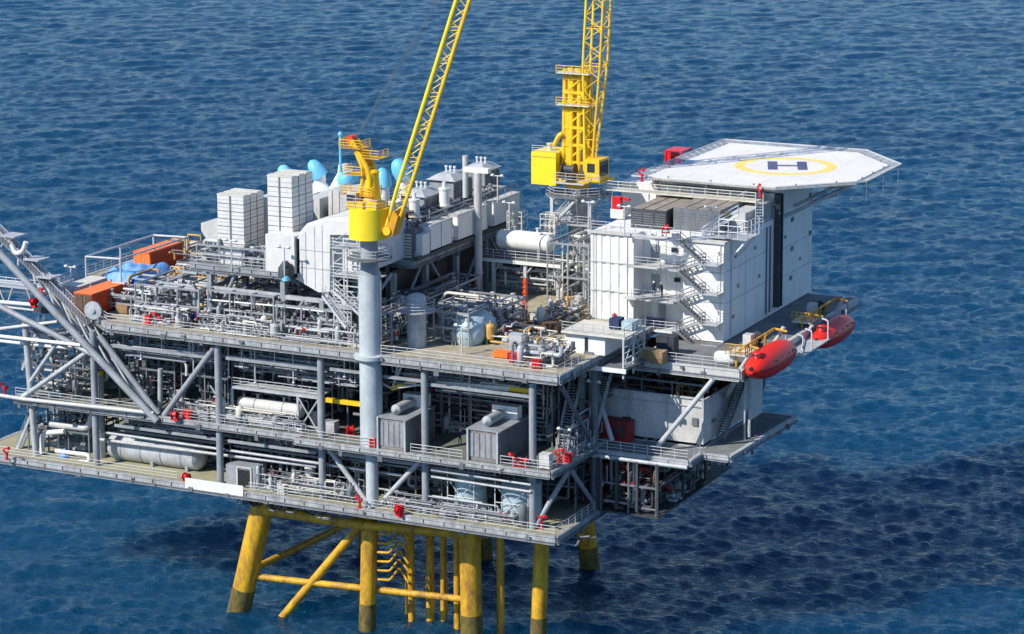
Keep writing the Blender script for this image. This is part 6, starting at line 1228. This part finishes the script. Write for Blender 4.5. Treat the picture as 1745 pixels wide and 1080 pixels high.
# ------------------------------------------------------------------ clutter on the tan deck
tag(B().path([D(925, 560, ZU + .1), D(905, 566, ZU + .1), D(888, 556, ZU + .1), D(902, 548, ZU + .1), D(925, 552, ZU + .1), D(940, 560, ZU + .1)], 0.12, 6, 1.5).build('hose', 'brown', origin=D(925, 560, ZU)), 'brown hose looped on the tan deck right of the tall red post', 'hose')
tag(B().path([D(960, 545, ZU + .1), D(985, 532, ZU + .1), D(1000, 536, ZU + .1), D(975, 552, ZU + .1)], 0.1, 6, 1.5).build('hose', 'ochre', origin=D(960, 545, ZU)), 'ochre hose lying by the foot of the white corrugated wall', 'hose')
for lab, px, py, w, d, h, m, nm, ct in (('green box beside the grey green hood', 820, 586, 1.6, 1.4, 0.7, 'green', 'green_box', 'box'), ('pale grey cabinet behind the red trio on the main deck', 878, 604, 1.6, 1.0, 2.3, 'steel_light', 'grey_cabinet', 'cabinet'), ('white pallet of sacks near the rear crane column', 955, 528, 3.4, 2.4, 0.6, 'white_dirty', 'pallet_load', 'pallet'),
    ('brown bundle of drums under a cover on the tan deck', 938, 566, 2.6, 1.6, 0.9, 'brown', 'covered_load', 'load'), ('cream box beside the covered brown bundle', 915, 548, 1.8, 1.4, 0.8, 'cream', 'cream_box', 'box'), ('wooden pallet stack lying flat on the tan deck near the cabin', 925, 583, 3.0, 2.0, 0.3, 'wood', 'pallet_stack', 'pallet'),
    ('small blue box on the left of the main deck', 330, 548, 0.9, 0.8, 1.0, 'blue', 'blue_crate', 'crate'), ('white cabinet standing left of the person before the grey machinery', 452, 572, 0.9, 0.7, 1.6, 'white_dirty', 'white_locker', 'locker'), ('white cabinet standing right of the person before the grey machinery', 481, 576, 0.8, 0.7, 1.2, 'white_dirty', 'white_locker', 'locker'),
    ('rusty tan crate near the left front corner of the main deck', 207, 535, 1.6, 1.4, 1.0, 'wood', 'tan_crate', 'crate'), ('ochre tool chest behind the left front deck edge', 238, 530, 1.4, 1.0, 0.9, 'ochre', 'tool_chest', 'chest'), ('orange basket crate on the right of the main deck edge', 852, 611, 1.8, 1.3, 0.7, 'orange', 'orange_basket', 'crate'), ('light grey pump box behind the middle deck edge near the crane', 560, 738, 1.5, 1.2, 1.3, 'steel_light', 'pump_box', 'box'),
    ('pale grey box at the right corner of the middle deck beside red gear', 927, 800, 1.2, 1.0, 1.7, 'white_dirty', 'grey_box', 'box'), ('orange red crate at the rear left among cream pipes', 250, 455, 2.0, 2.0, 1.3, 'orange', 'orange_crate', 'crate'), ('ochre yellow frame crate behind the blue tarpaulin', 325, 432, 1.8, 1.6, 1.4, 'ochre', 'ochre_crate', 'crate'), ('rust coloured crate on the far left rear of the deck', 345, 445, 1.6, 1.4, 1.2, 'orange_red', 'rust_crate', 'crate')):
    crate(nm, lab, ct, D(px, py, ZU if py < 700 else ZM), w, d, h, m)
rr = random.Random(33)
for k, (px, py) in enumerate(((968, 566), (975, 575), (943, 590), (955, 600), (940, 612), (970, 600))):
    pass
# low parapet pipes, cable trays and hanging lights below the decks
t = thing('cable_tray', 'grey cable trays hung in rows under the main deck edge', 'cable tray', (-30, 1, 32))
for i, (x0, x1, y, z) in enumerate(((-57, -42, 2.4, 31.8), (-40, -28, 2.8, 31.6), (-26, -22, 2.4, 31.9), (-19, -1, 2.6, 32.0), (-40, -28, 4.0, 30.4), (-56, -42, 3.6, 30.2), (-19, -1, 4.4, 30.6))):
    B().box(x0, x1, y, y + 0.6, z, z + 0.1).build('tray', 'steel_light', t)
    for k in range(int((x1 - x0) / 2.8)): B().tube((x0 + 1 + k * 2.8, y + 0.3, z), (x0 + 1 + k * 2.8, y + 0.3, ZU - 1.2 if True else z), 0.05, 5).build('hanger', 'rail', t)
t = thing('drop_rods', 'thin white drop rods with small lamps under the main deck edge', 'lamp row', (-30, 0.3, 31))
for k, (px, py) in enumerate(((240, 610), (276, 602), (324, 608), (412, 610), (468, 614), (500, 650), (587, 640), (800, 668), (842, 648), (330, 640), (390, 640), (435, 650))):
    p = ay(px, py, 0.9); B().tube((p.x, 0.9, ZU - 1.3), (p.x, 0.9, p.z), 0.07, 6).lathe((p.x, 0.9, p.z), (0, 0, -1), [(0, 0.1), (0.15, 0.2), (0.3, 0.05)], 8).build('rod', 'rail', t)
# yellow and cream bits of lifting gear on the rear left
for lab, px, py in (('low yellow lifting frame behind the blue tarpaulin', 305, 436), ('second yellow lifting frame left of the bent air scoop', 332, 428)):
    p = D(px, py, ZU + 1); t = thing('lifting_frame', lab, 'lifting frame', p, 'yellow lifting frames'); b = B()
    for dx in (-1, 1): b.tube((p[0] + dx, p[1], ZU), (p[0] + dx, p[1], ZU + 3.2), 0.12, 8)
    b.tube((p[0] - 1, p[1], ZU + 3.2), (p[0] + 1, p[1], ZU + 3.2), 0.12, 8); b.tube((p[0] - 1, p[1], ZU + 1.6), (p[0] + 1, p[1], ZU + 1.6), 0.1, 8); b.build('frame', 'ochre', t); B().box(p[0] - 0.5, p[0] + 0.5, p[1] - .3, p[1] + .3, ZU + 1.7, ZU + 2.3).build('hoist', 'cream', t)
for o in bpy.data.objects:
    if '_o' in o: del o['_o']
